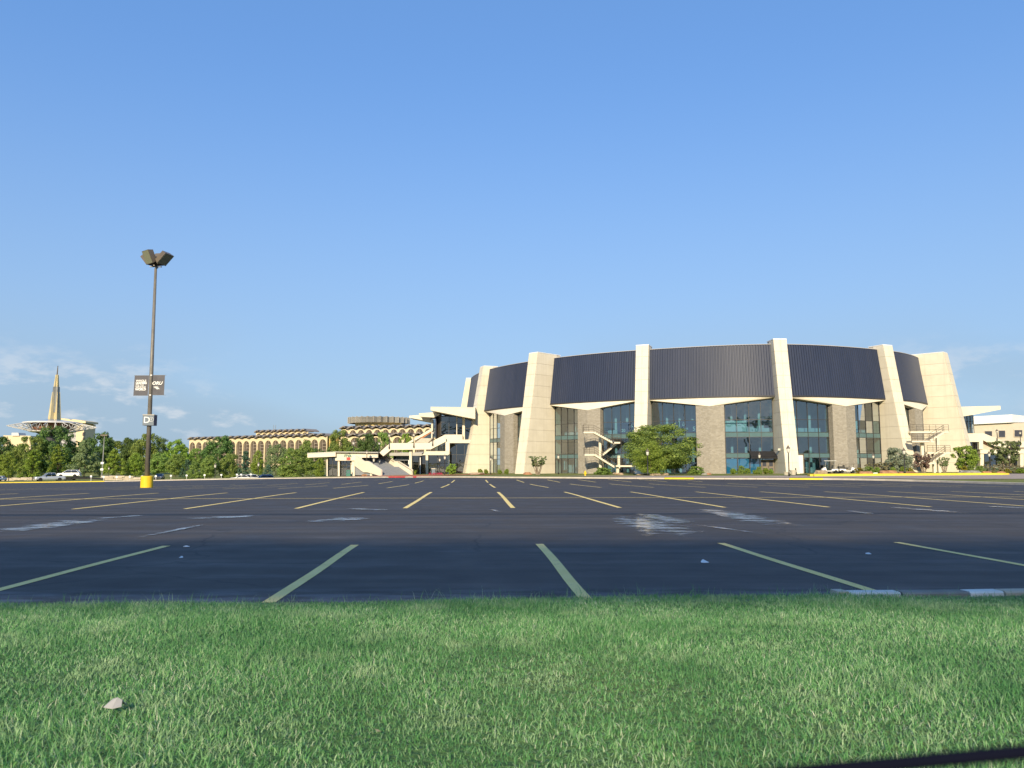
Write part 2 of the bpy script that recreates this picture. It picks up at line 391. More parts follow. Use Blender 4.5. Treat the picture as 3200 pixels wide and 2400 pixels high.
simple('banner_cloth', (0.085, 0.083, 0.095), 0.55, 0.35, vary=0.10, scale=4)
simple('sign_grey', (0.13, 0.165, 0.20), 0.45, 0.4, vary=0.04)
t = NT('letter'); t.done(t.bsdf((0.82, 0.81, 0.76), 0.5, 0.3), 'letter')
t = NT('lamp_glass'); t.done(t.bsdf((0.80, 0.77, 0.66), 0.25, 0.5, Transmission_Weight=0.25), 'lamp_glass')
t = NT('flood_glass'); t.done(t.bsdf((0.22, 0.23, 0.15), 0.06, 0.8), 'flood_glass')
simple('tyre', (0.018, 0.018, 0.018), 0.8, 0.3)
def paint(key, col, metal=0.0):
    t = NT(key); c = t.ramp(t.noise(t.world(), 1.5, 3), [(0.3, tuple(x * 0.94 for x in col)), (0.7, col)])
    t.done(t.bsdf(c, 0.32, 0.5, metal, Coat_Weight=0.6, Coat_Roughness=0.08), key)
paint('car_silver', (0.48, 0.50, 0.53), 0.35); paint('car_white', (0.74, 0.74, 0.73)); paint('car_blue', (0.02, 0.05, 0.20), 0.2)
paint('car_lime', (0.45, 0.50, 0.20)); paint('car_dark', (0.05, 0.06, 0.08), 0.3); paint('cart_white', (0.76, 0.75, 0.70))
t = NT('headlight'); t.done(t.bsdf((0.7, 0.72, 0.74), 0.1, 0.8), 'headlight')
t = NT('taillight'); t.done(t.bsdf((0.35, 0.01, 0.01), 0.2, 0.6), 'taillight')
simple('boulder_tan', (0.36, 0.27, 0.18), 0.9, 0.1, vary=0.3, scale=2.5, bump=0.8, bscale=7)
simple('boulder_red', (0.36, 0.19, 0.11), 0.9, 0.1, vary=0.3, scale=2.5, bump=0.8, bscale=7)
simple('boulder_grey', (0.26, 0.25, 0.22), 0.9, 0.1, vary=0.35, scale=2.5, bump=0.8, bscale=7)
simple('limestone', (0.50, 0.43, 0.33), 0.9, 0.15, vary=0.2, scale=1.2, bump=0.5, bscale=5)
simple('arch_cream', (0.66, 0.55, 0.36), 0.8, 0.2, vary=0.06)
simple('gold_wall', (0.62, 0.46, 0.17), 0.6, 0.3, vary=0.06)
simple('roof_grey', (0.24, 0.215, 0.20), 0.7, 0.3, vary=0.1)
simple('brown_panel', (0.085, 0.066, 0.048), 0.6, 0.3, vary=0.2, scale=0.6)
simple('arch_grid', (0.46, 0.40, 0.32), 0.7, 0.3)
simple('screen_glass', (0.17, 0.17, 0.155), 0.25, 0.6, vary=0.2, scale=0.5)
simple('spire_gold', (0.58, 0.48, 0.27), 0.38, 0.5, 0.35, vary=0.10, scale=0.4)
simple('spire_glass', (0.20, 0.25, 0.30), 0.12, 0.7)
simple('truss_white', (0.60, 0.585, 0.57), 0.5, 0.4, vary=0.03)
simple('deck_red', (0.20, 0.09, 0.06), 0.5, 0.4, vary=0.3, scale=0.8)
simple('tower_grey', (0.44, 0.42, 0.42), 0.8, 0.2, vary=0.05)
simple('wall_beige', (0.52, 0.46, 0.37), 0.8, 0.2, vary=0.05)
simple('mulch', (0.22, 0.14, 0.08), 0.95, 0.05, vary=0.4, scale=5)
simple('bark', (0.10, 0.075, 0.055), 0.9, 0.1, vary=0.3, scale=4, bump=0.6, bscale=10)
simple('pale_bark', (0.30, 0.24, 0.18), 0.9, 0.1, vary=0.3, scale=4)
simple('paper', (0.33, 0.325, 0.32), 0.8, 0.2, vary=0.1, scale=20)
def leaf(key, dark, mid, light, trans=0.35):
    t = NT(key); g = t.new('ShaderNodeNewGeometry'); oi = t.new('ShaderNodeObjectInfo')
    c = t.ramp(g.outputs['Random Per Island'], [(0, dark), (0.5, mid), (1, light)])
    hs = t.new('ShaderNodeHueSaturation'); t.l.new(c, hs.inputs['Color'])
    t.l.new(t.rng(oi.outputs['Random'], 0, 1, 0.485, 0.515), hs.inputs['Hue']); t.l.new(t.rng(oi.outputs['Random'], 0, 1, 0.85, 1.2), hs.inputs['Value'])
    a = t.bsdf(hs.outputs[0], 0.55, 0.3); b = t.put(t.new('ShaderNodeBsdfTranslucent'), Color=hs.outputs[0]).outputs[0]
    mx = t.new('ShaderNodeMixShader'); mx.inputs[0].default_value = trans; t.l.new(a, mx.inputs[1]); t.l.new(b, mx.inputs[2])
    t.done(mx.outputs[0], key)
leaf('leaf_dark', (0.055, 0.106, 0.030), (0.103, 0.181, 0.048), (0.172, 0.260, 0.069))
leaf('leaf_mid', (0.120, 0.190, 0.044), (0.211, 0.310, 0.068), (0.342, 0.441, 0.102))
leaf('leaf_yellow', (0.127, 0.196, 0.028), (0.228, 0.329, 0.044), (0.354, 0.455, 0.076))
leaf('leaf_grey', (0.121, 0.162, 0.068), (0.194, 0.251, 0.102), (0.292, 0.341, 0.154))
leaf('leaf_blue', (0.053, 0.113, 0.067), (0.090, 0.180, 0.106), (0.166, 0.270, 0.166))
leaf('leaf_juniper', (0.203, 0.260, 0.158), (0.315, 0.370, 0.247), (0.450, 0.508, 0.360))
leaf('leaf_shrub', (0.127, 0.203, 0.032), (0.243, 0.346, 0.053), (0.386, 0.488, 0.082))
leaf('leaf_gold', (0.176, 0.165, 0.013), (0.297, 0.264, 0.022), (0.396, 0.352, 0.044))
leaf('leaf_pink', (0.168, 0.108, 0.072), (0.264, 0.180, 0.132), (0.360, 0.252, 0.192))
leaf('leaf_straw', (0.192, 0.180, 0.084), (0.288, 0.264, 0.144), (0.396, 0.360, 0.216))
simple('seal', (0.006, 0.007, 0.016), 0.95, 0.03)
# ================================================================== ground, car park, verge
EDGE = [(33, 7), (33.2, 25), (33.4, 43), (35, 53), (34.7, 65), (31, 73), (26, 76), (14.6, 81.5), (5.4, 88), (-3.8, 94), (-14, 108), (-27, 121), (-45, 131), (-58, 134.5), (-72, 137), (-100.5, 153), (-150, 186), (-200, 205)]
def smooth_line(pts, n=6):
    out = []
    for i in range(len(pts) - 1):
        p0 = Vector(pts[max(0, i - 1)]).to_3d(); p1 = Vector(pts[i]).to_3d(); p2 = Vector(pts[i + 1]).to_3d(); p3 = Vector(pts[min(len(pts) - 1, i + 2)]).to_3d()
        for k in range(n):
            s = k / n
            out.append(0.5 * ((2 * p1) + (p2 - p0) * s + (2 * p0 - 5 * p1 + 4 * p2 - p3) * s * s + (3 * p1 - p0 - 3 * p2 + p3) * s ** 3))
    out.append(Vector(pts[-1]).to_3d()); return [(p.x, p.y) for p in out]
KERB = smooth_line(EDGE)
def lot_right(Y):
    best = 33.0
    for (x0, y0), (x1, y1) in zip(KERB, KERB[1:]):
        if min(y0, y1) <= Y <= max(y0, y1) and y0 != y1: best = x0 + (x1 - x0) * (Y - y0) / (y1 - y0)
    return best
def mesh_grid(name, rows, mat, kind='structure'):
    """rows of equally many points -> one sheet"""
    n = len(rows[0]); vs = [p for r in rows for p in r]
    fs = [(j * n + i, j * n + i + 1, (j + 1) * n + i + 1, (j + 1) * n + i) for j in range(len(rows) - 1) for i in range(n - 1)]
    m = MB(); m.add(vs, fs); return tag(m.build(name, mat, smooth=True), kind=kind)
# land beyond the kerb, one sheet out to the horizon
CEN = (-20, 40)
ring = [(x, y) for x, y in KERB] + [(-215, 150), (-220, 60), (-215, 7), (-80, 7), (-20, 7), (10, 7), (33, 7)]
rows = []
for x, y in ring:
    d = Vector((x - CEN[0], y - CEN[1])); L = d.length; d /= L; r = []
    for k, q in enumerate((0, 0.25, 1, 3, 6, 10, 16, 24, 34, 46, 60, 80, 105, 140, 190, 260, 400, 700, 1400, 3200, 7000)):
        px, py = x + d.x * q, y + d.y * q
        far = sst(300, 900, math.hypot(px, py))
        z = (TZ(px, py) + (0.10 if py > 9 else -0.02)) * (1 - far) + (-1.0) * far
        z += 2.5 * sst(260, 420, py) * (1 - far) * (1 if px < 20 else 0)
        r.append((px, py, z))
    rows.append(r)
mesh_grid('ground', rows, 'lawn')
# the car park itself
rows = []
for Y in [6.6, 7.2, 8, 9, 10, 12, 14, 17, 20, 24, 28, 32, 36, 40, 43, 46, 50, 53, 56, 60, 65, 69, 73, 76, 79, 81.5, 85, 88, 91, 94, 98, 103, 108, 114, 121, 126, 131, 134, 136, 138, 145, 153, 165, 178, 190, 204]:
    xr = lot_right(max(7, Y)); r = []
    for i in range(49): 
        x = -212 + (xr + 212) * (i / 48) ** 0.7; r.append((x, Y, TZ(x, Y)))
    rows.append(r)
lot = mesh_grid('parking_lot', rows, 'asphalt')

# painted bays: rows run a few degrees off the view axis
LD = Vector((-0.0489, 0.9988)); LE = Vector((0.9988, 0.0489))
def strip(pts, w, name, mat, parent, lift=0.004, n=6, wob=0.0):
    a, b = Vector(pts[0]), Vector(pts[1]); d = (b - a).normalized(); s = Vector((d.y, -d.x)) * w / 2
    m = MB(); vs = []; ph = random.random() * 9
    for i in range(n + 1):
        c = a.lerp(b, i / n) + s.normalized() * wob * sin(i * 0.9 + ph)
        for q in (c - s, c + s): vs.append((q.x, q.y, TZ(q.x, q.y) + lift))
    m.add(vs, [(2 * i, 2 * i + 1, 2 * i + 3, 2 * i + 2) for i in range(n)])
    return m.build(name, mat, parent)
ROWS = [(6.95, 11.85, 1.0, 2.755, 5, 'line_paint', None), (21.8, 35.1, 1.1, 2.98, 10, 'line_paint', 28.4), (45.5, 60.5, 1.24, 3.1, 13, 'line_paint', 52.0), (67.5, 79.2, 1.22, 3.12, 18, 'line_paint', 73.0), (88.8, 97, 1.25, 3.12, 22, 'old_paint', 92.5), (108, 120, 1.25, 3.12, 22, 'old_paint', None)]
for near, far_, off, sp, cnt, mt, mid_ in ROWS:
    xs = []
    for k in range(-cnt, cnt + 1):
        lat = off + k * sp; a = LE * lat + LD * near; b = LE * lat + LD * far_
        if b.x > lot_right(b.y) - 1.2 or a.x > lot_right(a.y) - 1.2: continue
        if abs(a.x) > 0.72 * a.y + 9: continue
        xs.append(lat)
        strip((a, b), 0.118 if near < 20 else 0.13, 'bay_line', mt, lot, n=8, wob=0.008)
    if mid_ and xs:
        a = LE * (xs[0] - 3) + LD * mid_; b = LE * (xs[-1] + (2 if near < 40 else 0)) + LD * mid_
        strip((a, b), 0.15, 'centre_line', 'line_paint' if near < 40 else 'old_paint', lot, lift=0.007, n=40, wob=0.05 if near < 40 else 0.02)

# kerb round the far side, in lengths like cast units
def ribbon(pts, prof, name, mat, parent=None, lift=0.0):
    """sweep a cross-section (offset outward, height) along a ground line"""
    n = len(prof); vs = []; fs = []
    for i, (x, y) in enumerate(pts):
        a = Vector(pts[max(0, i - 1)]); b = Vector(pts[min(len(pts) - 1, i + 1)]); d = (b - a).normalized(); o = Vector((d.y, -d.x))
        for q, h in prof: vs.append((x + o.x * q, y + o.y * q, TZ(x, y) + h + lift))
    for i in range(len(pts) - 1):
        for k in range(n - 1): fs.append((i * n + k, i * n + k + 1, (i + 1) * n + k + 1, (i + 1) * n + k))
    fs += [tuple(range(n)), tuple(range((len(pts) - 1) * n, len(pts) * n))[::-1]]
    m = MB(); m.add(vs, fs); return m.build(name, mat, parent)
KP = [(-0.12, -0.05), (-0.10, 0.13), (-0.06, 0.155), (0.14, 0.155), (0.16, -0.05)]
kerb = tag(ribbon(KERB[:2], KP, 'kerb', 'kerb_concrete'), kind='structure')
def resample(pts, step):
    out = [pts[0]]; acc = 0
    for a, b in zip(pts, pts[1:]):
        L = math.dist(a, b); t = step - acc
        while t <= L: out.append((a[0] + (b[0] - a[0]) * t / L, a[1] + (b[1] - a[1]) * t / L)); t += step
        acc = (acc + L) % step
    return out
ks = resample(KERB[1:], 3.05)
for i in range(len(ks) - 1):
    (x0, y0), (x1, y1) = ks[i], ks[i + 1]
    dd = Vector((x1 - x0, y1 - y0)).normalized() * 0.012; mid_ = ((x0 + x1) / 2, (y0 + y1) / 2)
    yellow = mid_[0] < -70 or 16.0 < mid_[0] < 18.5 or 27.8 < mid_[0] < 29.6 and mid_[1] > 60
    ribbon([(x0 + dd.x, y0 + dd.y), mid_, (x1 - dd.x, y1 - dd.y)], KP, 'kerb_unit', 'kerb_yellow' if yellow else 'kerb_concrete', kerb, lift=0.003)

def sheet(name, poly, mat, lift, parent=None, kind=None, sub=3.0):
    """flat ground cover: polygon draped over the terrain"""
    bm = bmesh.new(); f = bm.faces.new([bm.verts.new((x, y, 0)) for x, y in poly])
    bmesh.ops.triangulate(bm, faces=bm.faces)
    for _ in range(7):
        es = [e for e in bm.edges if e.calc_length() > sub]
        if not es: break
        bmesh.ops.subdivide_edges(bm, edges=es, cuts=1, use_grid_fill=True); bmesh.ops.triangulate(bm, faces=bm.faces)
    for v in bm.verts: v.co.z = TZ(v.co.x, v.co.y) + lift
    me = bpy.data.meshes.new(name); bm.to_mesh(me); bm.free(); me.materials.append(MATS[mat])
    for p in me.polygons: p.use_smooth = True
    o = link(name, me, parent); 
    if kind: tag(o, kind=kind)
    return o
def kerb_off(i0, i1, off):
    out = []
    for i in range(i0, i1 + 1):
        x, y = KERB[i]; a = Vector(KERB[max(0, i - 1)]); b = Vector(KERB[min(len(KERB) - 1, i + 1)]); d = (b - a).normalized()
        out.append((x + d.y * off, y - d.x * off))
    return out
def kidx(px): return min(range(len(KERB)), key=lambda i: abs(P(px, 1454, KERB[i][1]).x - KERB[i][0]) if KERB[i][1] > 40 else 1e9)
# concrete walk along the kerb, widening to the drive on the east side
i0, i1 = kidx(2620), kidx(1130)
sheet('walk', kerb_off(i0, i1, 0.18) + kerb_off(i0, i1, 2.6)[::-1], 'pink_concrete', 0.125, kind='structure')
a0, a1 = kidx(1290), kidx(1010)
sheet('plaza', kerb_off(a0, a1, 0.2) + kerb_off(a0, a1, 17)[::-1], 'terracotta', 0.14, kind='structure')
# drive east of the lot and the yellow-edged island before it
drive_poly = [(37.5, 70), (90, 68), (150, 75), (150, 106), (66, 103.5), (55, 100), (44, 96.5), (33, 93), (20, 95), (12, 100), (6, 100), (14.6, 86.5), (27, 80.5), (33.5, 77)]
sheet('drive', drive_poly, 'pink_concrete', 0.13, kind='structure')
ISL = smooth_line([(33.5, 87.2), (38, 88.3), (46, 90.0), (54, 91.6), (58, 92.6), (59.3, 94.2), (58.2, 96.2), (50, 95.2), (42, 93.2), (35, 90.8), (33.5, 87.2)], 4)
sheet('island_turf', ISL, 'lawn', 0.24, kind='structure')
isl = tag(ribbon(ISL, [(-0.02, 0.1), (0.0, 0.31), (0.05, 0.33), (0.28, 0.33), (0.3, 0.1)], 'island_kerb', 'kerb_yellow'), kind='structure')
sheet('planting_bed', [P(2480, 1454, 103).xy[:], P(2660, 1454, 101).xy[:], P(2900, 1454, 102).xy[:], P(3240, 1454, 106).xy[:], P(3240, 1454, 117).xy[:], P(2900, 1454, 112).xy[:], P(2560, 1454, 112).xy[:]], 'lawn', 0.16, kind='structure')

# water left standing on the seal coat
PUD = [0]
def puddle(x0, y0, x1, y1, w, seed, n=0):
    """a streak of drying water between two survey points: draped sheet, ragged by its material"""
    a = G(x0, y0); b = G(x1, y1); d = (b - a); d.z = 0; L = d.length; d.normalize(); s = Vector((d.y, -d.x, 0)); w *= 2.2; a = a - d * L * 0.12; L *= 1.24
    NX, NY = 12, 4; vs = []; PUD[0] += 1
    for j in range(NY + 1):
        for i in range(NX + 1):
            q = a + d * L * i / NX + s * w * (j / NY - 0.5); vs.append((q.x, q.y, TZ(q.x, q.y) + 0.0085 + PUD[0] * 0.0004))
    me = bpy.data.meshes.new('puddle'); me.from_pydata(vs, [], [(j * (NX + 1) + i, j * (NX + 1) + i + 1, (j + 1) * (NX + 1) + i + 1, (j + 1) * (NX + 1) + i) for j in range(NY) for i in range(NX)])
    uv = me.uv_layers.new(name='UVMap')
    for lo in me.loops: k = lo.vertex_index; uv.data[lo.index].uv = ((k % (NX + 1)) / NX, (k // (NX + 1)) / NY)
    me.materials.append(MATS['puddle']); return link('puddle', me, lot)
puddle(1960, 1612, 2130, 1678, 0.75, 1, 34); puddle(2010, 1606, 2160, 1640, 0.5, 2, 16); puddle(2190, 1590, 2460, 1645, 0.6, 3, 34)
puddle(2140, 1636, 2390, 1670, 0.12, 4, 18); puddle(0, 1664, 300, 1622, 0.55, 5, 34); puddle(300, 1622, 470, 1610, 0.2, 6, 12)
puddle(990, 1632, 1130, 1618, 0.5, 7, 22); puddle(590, 1622, 830, 1612, 0.4, 8, 22); puddle(2790, 1586, 3000, 1603, 0.35, 9, 20); puddle(3060, 1582, 3230, 1590, 0.3, 10, 18); puddle(2660, 1598, 2730, 1608, 0.2, 11, 8)
puddle(1100, 1590, 1200, 1596, 0.4, 12, 10); puddle(1530, 1592, 1570, 1603, 0.1, 13, 6); puddle(440, 1680, 640, 1640, 0.12, 14, 12)

# grass verge in front, kerb stones showing at its east end
def vwave(x, y): return 0.012 * np.sin(x * 0.9 + 0.6 * np.sin(y * 1.3)) + 0.010 * np.sin(y * 1.7 + np.sin(x * 0.8))
def vz(x, y): return 0.022 + 0.05 * min(1, max(0, (6.9 - y) / 1.3)) + float(vwave(x, y))
def v_edge(x): return 6.86 + 0.055 * x + 0.06 * noise.noise(Vector((x * 0.7, 3, 0)))
rows = []
for j in range(25):
    r = []
    for i in range(61):
        x = -15 + 30 * i / 60; y = 0.9 + (v_edge(x) - 0.9) * j / 24; z = vz(x, y) if j < 24 else 0.0
        r.append((x, y, z))
    rows.append(r)
mesh_grid('verge', rows, 'verge_soil')
mesh_grid('road', [[(x, y, 0.03) for x in range(-200, 201, 20)] for y in (-9, -4, 0.6)], 'asphalt')
mesh_grid('far_verge', [[(x, y, 0.06) for x in range(-200, 201, 20)] for y in (-60, -30, -9.2)], 'lawn')
for sgn in (-1, 1):
    mesh_grid('side_verge', [[(sgn * x, y, 0.05) for x in (14.9, 30, 60, 120, 200)] for y in (0.9, 3, 6.8)], 'lawn')
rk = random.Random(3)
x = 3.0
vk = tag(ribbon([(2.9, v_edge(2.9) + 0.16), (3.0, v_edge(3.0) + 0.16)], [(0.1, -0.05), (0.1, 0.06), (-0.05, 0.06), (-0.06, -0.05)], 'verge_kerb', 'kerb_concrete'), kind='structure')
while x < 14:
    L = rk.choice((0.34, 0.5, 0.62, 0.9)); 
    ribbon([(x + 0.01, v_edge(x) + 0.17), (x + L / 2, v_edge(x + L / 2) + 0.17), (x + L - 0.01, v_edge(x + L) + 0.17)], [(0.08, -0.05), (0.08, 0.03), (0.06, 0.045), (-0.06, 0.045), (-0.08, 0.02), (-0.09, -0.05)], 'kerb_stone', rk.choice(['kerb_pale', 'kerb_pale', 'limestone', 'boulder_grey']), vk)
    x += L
def blades(n, xr, ylo, tall, wid, name, mat, seed, lean=0.6, ymin=None, edge_bias=False):
    rg = np.random.default_rng(seed)
    x = rg.uniform(-xr, xr, n); t = rg.random(n) ** (0.9)
    e = np.array([v_edge(q) for q in np.linspace(-xr, xr, 400)]); ev = np.interp(x, np.linspace(-xr, xr, 400), e)
    y = ylo + (ev + 0.05 - ylo) * t if not edge_bias else ev + rg.normal(0.03, 0.10, n)
    lumps = 0.5 + 0.5 * np.sin(x * 2.1 + 1.3 * np.sin(y * 1.7)) * np.sin(y * 2.6 + np.sin(x * 1.1))
    z = 0.022 + 0.05 * np.clip((6.9 - y) / 1.3, 0, 1) + vwave(x, y)
    h = tall * rg.uniform(0.55, 1.15, n) * (0.62 + 0.75 * lumps ** 1.5); az = rg.uniform(0, 2 * pi, n); le = np.abs(rg.normal(0, lean, n)) + 0.15
    hd = rg.uniform(0, 2 * pi, n); w = wid * rg.uniform(0.7, 1.3, n)
    dx, dy = np.cos(hd) * np.sin(le), np.sin(hd) * np.sin(le); up = np.cos(le)
    sx_, sy_ = -np.sin(az) * w / 2, np.cos(az) * w / 2
    V = np.empty((n, 5, 3))
    V[:, 0] = np.stack([x - sx_, y - sy_, z], 1); V[:, 1] = np.stack([x + sx_, y + sy_, z], 1)
    mx_, my_, mz_ = x + dx * h * 0.45, y + dy * h * 0.45, z + (0.35 + 0.65 * up) * h * 0.55
    V[:, 2] = np.stack([mx_ + sx_ * 0.8, my_ + sy_ * 0.8, mz_], 1); V[:, 3] = np.stack([mx_ - sx_ * 0.8, my_ - sy_ * 0.8, mz_], 1)
    V[:, 4] = np.stack([x + dx * h * 1.15, y + dy * h * 1.15, z + up * h], 1)
    base = (np.arange(n) * 5)[:, None]
    q = (base + np.array([[0, 1, 2, 3]])).ravel(); tr = (base + np.array([[3, 2, 4]])).ravel()
    me = bpy.data.meshes.new(name); me.vertices.add(n * 5); me.vertices.foreach_set('co', V.ravel().astype(np.float32))
    loops = np.concatenate([np.concatenate([q.reshape(n, 4), tr.reshape(n, 3)], 1).ravel()]); me.loops.add(len(loops)); me.loops.foreach_set('vertex_index', loops.astype(np.int32))
    st = (np.arange(n) * 7)[:, None] + np.array([[0, 4]]); me.polygons.add(2 * n); me.polygons.foreach_set('loop_start', st.ravel().astype(np.int32))
    me.polygons.foreach_set('use_smooth', np.ones(2 * n, bool)); me.materials.append(MATS[mat]); me.update(); me.validate()
    return link(name, me)
tag(blades(560000, 7.4, 2.3, 0.044, 0.0036, 'grass', 'blade', 5, 1.05), 'short pale green mown grass of the roadside verge', 'grass', kind='stuff')
tag(blades(1000, 7.6, 2.3, 0.11, 0.003, 'seeding_grass', 'blade', 6, 0.5, edge_bias=True), 'taller wisps of grass along the edge of the asphalt', 'grass', kind='stuff')

rgl = np.random.default_rng(12); nL = 90; xl = rgl.uniform(-6, 6, nL); yl = rgl.uniform(2.6, 6.6, nL); Vl = np.empty((nL, 4, 3))
for i in range(nL):
    zc = vz(xl[i], yl[i]) + rgl.uniform(0.02, 0.04); a_ = rgl.uniform(0, 6.28); s_ = rgl.uniform(0.006, 0.018); u_ = np.array([cos(a_), sin(a_), rgl.uniform(-0.5, 0.5)]); v_ = np.array([-sin(a_), cos(a_), rgl.uniform(-0.5, 0.5)]) * 0.5; c_ = np.array([xl[i], yl[i], zc])
    Vl[i] = np.stack([c_ - u_ * s_, c_ + v_ * s_, c_ + u_ * s_, c_ - v_ * s_])
LITTER_V = Vl
# ================================================================== round arena
H_P = 20.6                                            # top of the fins
FIN = [                                               # ring point on the wall line, outward bearing, projection at the top
    ((-9.0, 174.7), -88, 1.4), ((-4.7, 153.4), -69, 1.4), ((6.8, 137.0), -44.7, 4.4), ((21.7, 126.5), -21.5, 1.4),
    ((41.5, 120.5), 0.5, 1.4), ((60.6, 126.5), 23, 1.4), ((72.2, 136.8), 45, 4.4), ((81.5, 153), 68, 1.4), ((86, 174), 90, 1.4)]
arena = thing('arena', 'large round arena with cream concrete fins and dark ribbed metal upper wall', 'arena', (41, 171, 0))
def nrm(a): return Vector((sin(R(a)), -cos(R(a)), 0))
def tan_(a): return Vector((cos(R(a)), sin(R(a)), 0))
FW = 2.06
Z_CT, Z_CB = 20.0, 11.85                              # top and bottom of the metal wall
def gz(p): return TZ(p.x, p.y)
BASE_OUT = 3.5
def fin_x(k, z):
    """distance of the fin's outer face from the wall line at height z"""
    return FIN[k][2] + BASE_OUT * (1 - z / H_P)
npanel = 0
for k, ((cx, cy), a, proj) in enumerate(FIN):
    c = Vector((cx, cy, 0)); n = nrm(a); t_ = tan_(a); z0 = gz(c) - 0.3
    m = MB(); ins = 0.05
    def sec(z, x0, hw): return [c + n * x0 - t_ * hw + Vector((0, 0, z)), c + n * (fin_x(k, z) - ins) - t_ * hw + Vector((0, 0, z)), c + n * (fin_x(k, z) - ins) + t_ * hw + Vector((0, 0, z)), c + n * x0 + t_ * hw + Vector((0, 0, z))]
    m.hexa(sec(z0, -1.5, FW / 2 - ins), sec(H_P - 0.02, -1.5, FW / 2 - ins))
    fin = m.build('fin', 'cream_joint', arena)
    m = MB(); m.hexa(sec(H_P - 0.02, -1.6, FW / 2 + 0.03), sec(H_P + 0.12, -1.6, FW / 2 + 0.03)); m.build('coping', 'white_cap', fin)
    if k in (0, 7, 8):
        m = MB(); m.hexa(sec(z0, -1.4, FW / 2), sec(H_P, -1.4, FW / 2)); m.build('fin_facing', 'cream_panel', fin); continue
    # cast panels: two columns on the outer face, one deep column on each flank
    NP = 11; zz = [gz(c) - 0.2 + (H_P - gz(c) + 0.2) * i / NP for i in range(NP + 1)]
    g = 0.016
    left_seen = a > 8; right_seen = a < -8
    for i in range(NP):
        lo, hi = zz[i] + g, zz[i + 1] - g
        for s0, s1 in ((-FW / 2, 0), (0, FW / 2)):
            m = MB()
            def face(z, off): 
                x = fin_x(k, z) + off
                return c + n * x + Vector((0, 0, z))
            A = [face(lo, 0) + t_ * (s0 + g), face(lo, 0) + t_ * (s1 - g), face(hi, 0) + t_ * (s1 - g), face(hi, 0) + t_ * (s0 + g)]
            B = [q - n * 0.08 for q in A]
            m.hexa(A, B); m.build('panel', 'cream_panel', fin); npanel += 1
        for sgn in (-1, 1):
            if sgn == -1 and right_seen or sgn == 1 and (left_seen or k == 4): continue
            m = MB()
            def fl(x, z): return c + n * x + t_ * sgn * FW / 2 + Vector((0, 0, z))
            A = [fl(-0.6, lo), fl(fin_x(k, lo) - 0.1, lo), fl(fin_x(k, hi) - 0.1, hi), fl(-0.6, hi)]
            m.hexa(A, [q - t_ * sgn * 0.08 for q in A]); m.build('panel', 'cream_panel', fin); npanel += 1
# outline of the wall ring, smooth through the fin points, closed round the back
ringpts = [f[0] for f in FIN] + [(80, 196), (66, 214), (41, 222), (14, 214), (-3, 196)]
def ring_pos(k, s):
    n_ = len(ringpts); p0, p1, p2, p3 = (Vector(ringpts[(k + j - 1) % n_]).to_3d() for j in range(4))
    return 0.5 * ((2 * p1) + (p2 - p0) * s + (2 * p0 - 5 * p1 + 4 * p2 - p3) * s * s + (3 * p1 - p0 - 3 * p2 + p3) * s ** 3)
def ring_nrm(k, s):
    d = ring_pos(k, min(1, s + 0.01)) - ring_pos(k, max(0, s - 0.01)); return Vector((d.y, -d.x, 0)).normalized()
OUT_B = 1.15                                          # metal wall leans out at its foot
for k in range(-1, 8):
    kk = k % len(ringpts)
    L = (ring_pos(kk, 1) - ring_pos(kk, 0)).length; nr = int(L / 0.40); m = MB(); vs = []; fs = []
    for i in range(nr):
        for s_, d_ in ((0.0, 0.0), (0.46, 0.0), (0.58, 0.13), (0.88, 0.13)):
            s = (i + s_) / nr; p = ring_pos(kk, s); n = ring_nrm(kk, s)
            for z, o in ((Z_CB, OUT_B), (Z_CT, 0.0)): q = p + n * (o + d_); vs.append((q.x, q.y, z))
    p = ring_pos(kk, 1); n = ring_nrm(kk, 1)
    for z, o in ((Z_CB, OUT_B), (Z_CT, 0.0)): q = p + n * o; vs.append((q.x, q.y, z))
    nv = len(vs) // 2; m.add(vs, [(2 * i, 2 * i + 2, 2 * i + 3, 2 * i + 1) for i in range(nv - 1)])
    clad = m.build('ribbed_wall', 'cladding', arena)
    for nm, mt, zlo, zhi, o0, o1, dep in (('coping', 'tower_grey', Z_CT, Z_CT + 0.08, -0.6, 0.17, 0), ('drip_edge', 'dark_flashing', Z_CB - 0.16, Z_CB + 0.05, OUT_B - 0.3, OUT_B + 0.13, 0)):
        m = MB(); vs = []
        for i in range(25):
            p = ring_pos(kk, i / 24); n = ring_nrm(kk, i / 24)
            for o, z in ((o0, zlo), (o1, zlo), (o1, zhi), (o0, zhi)): q = p + n * o; vs.append((q.x, q.y, z))
        m.add(vs, [(4 * i + j, 4 * i + (j + 1) % 4, 4 * i + 4 + (j + 1) % 4, 4 * i + 4 + j) for i in range(24) for j in range(4)] + [(0, 1, 2, 3), (96, 97, 98, 99)])
        m.build(nm, mt, clad)
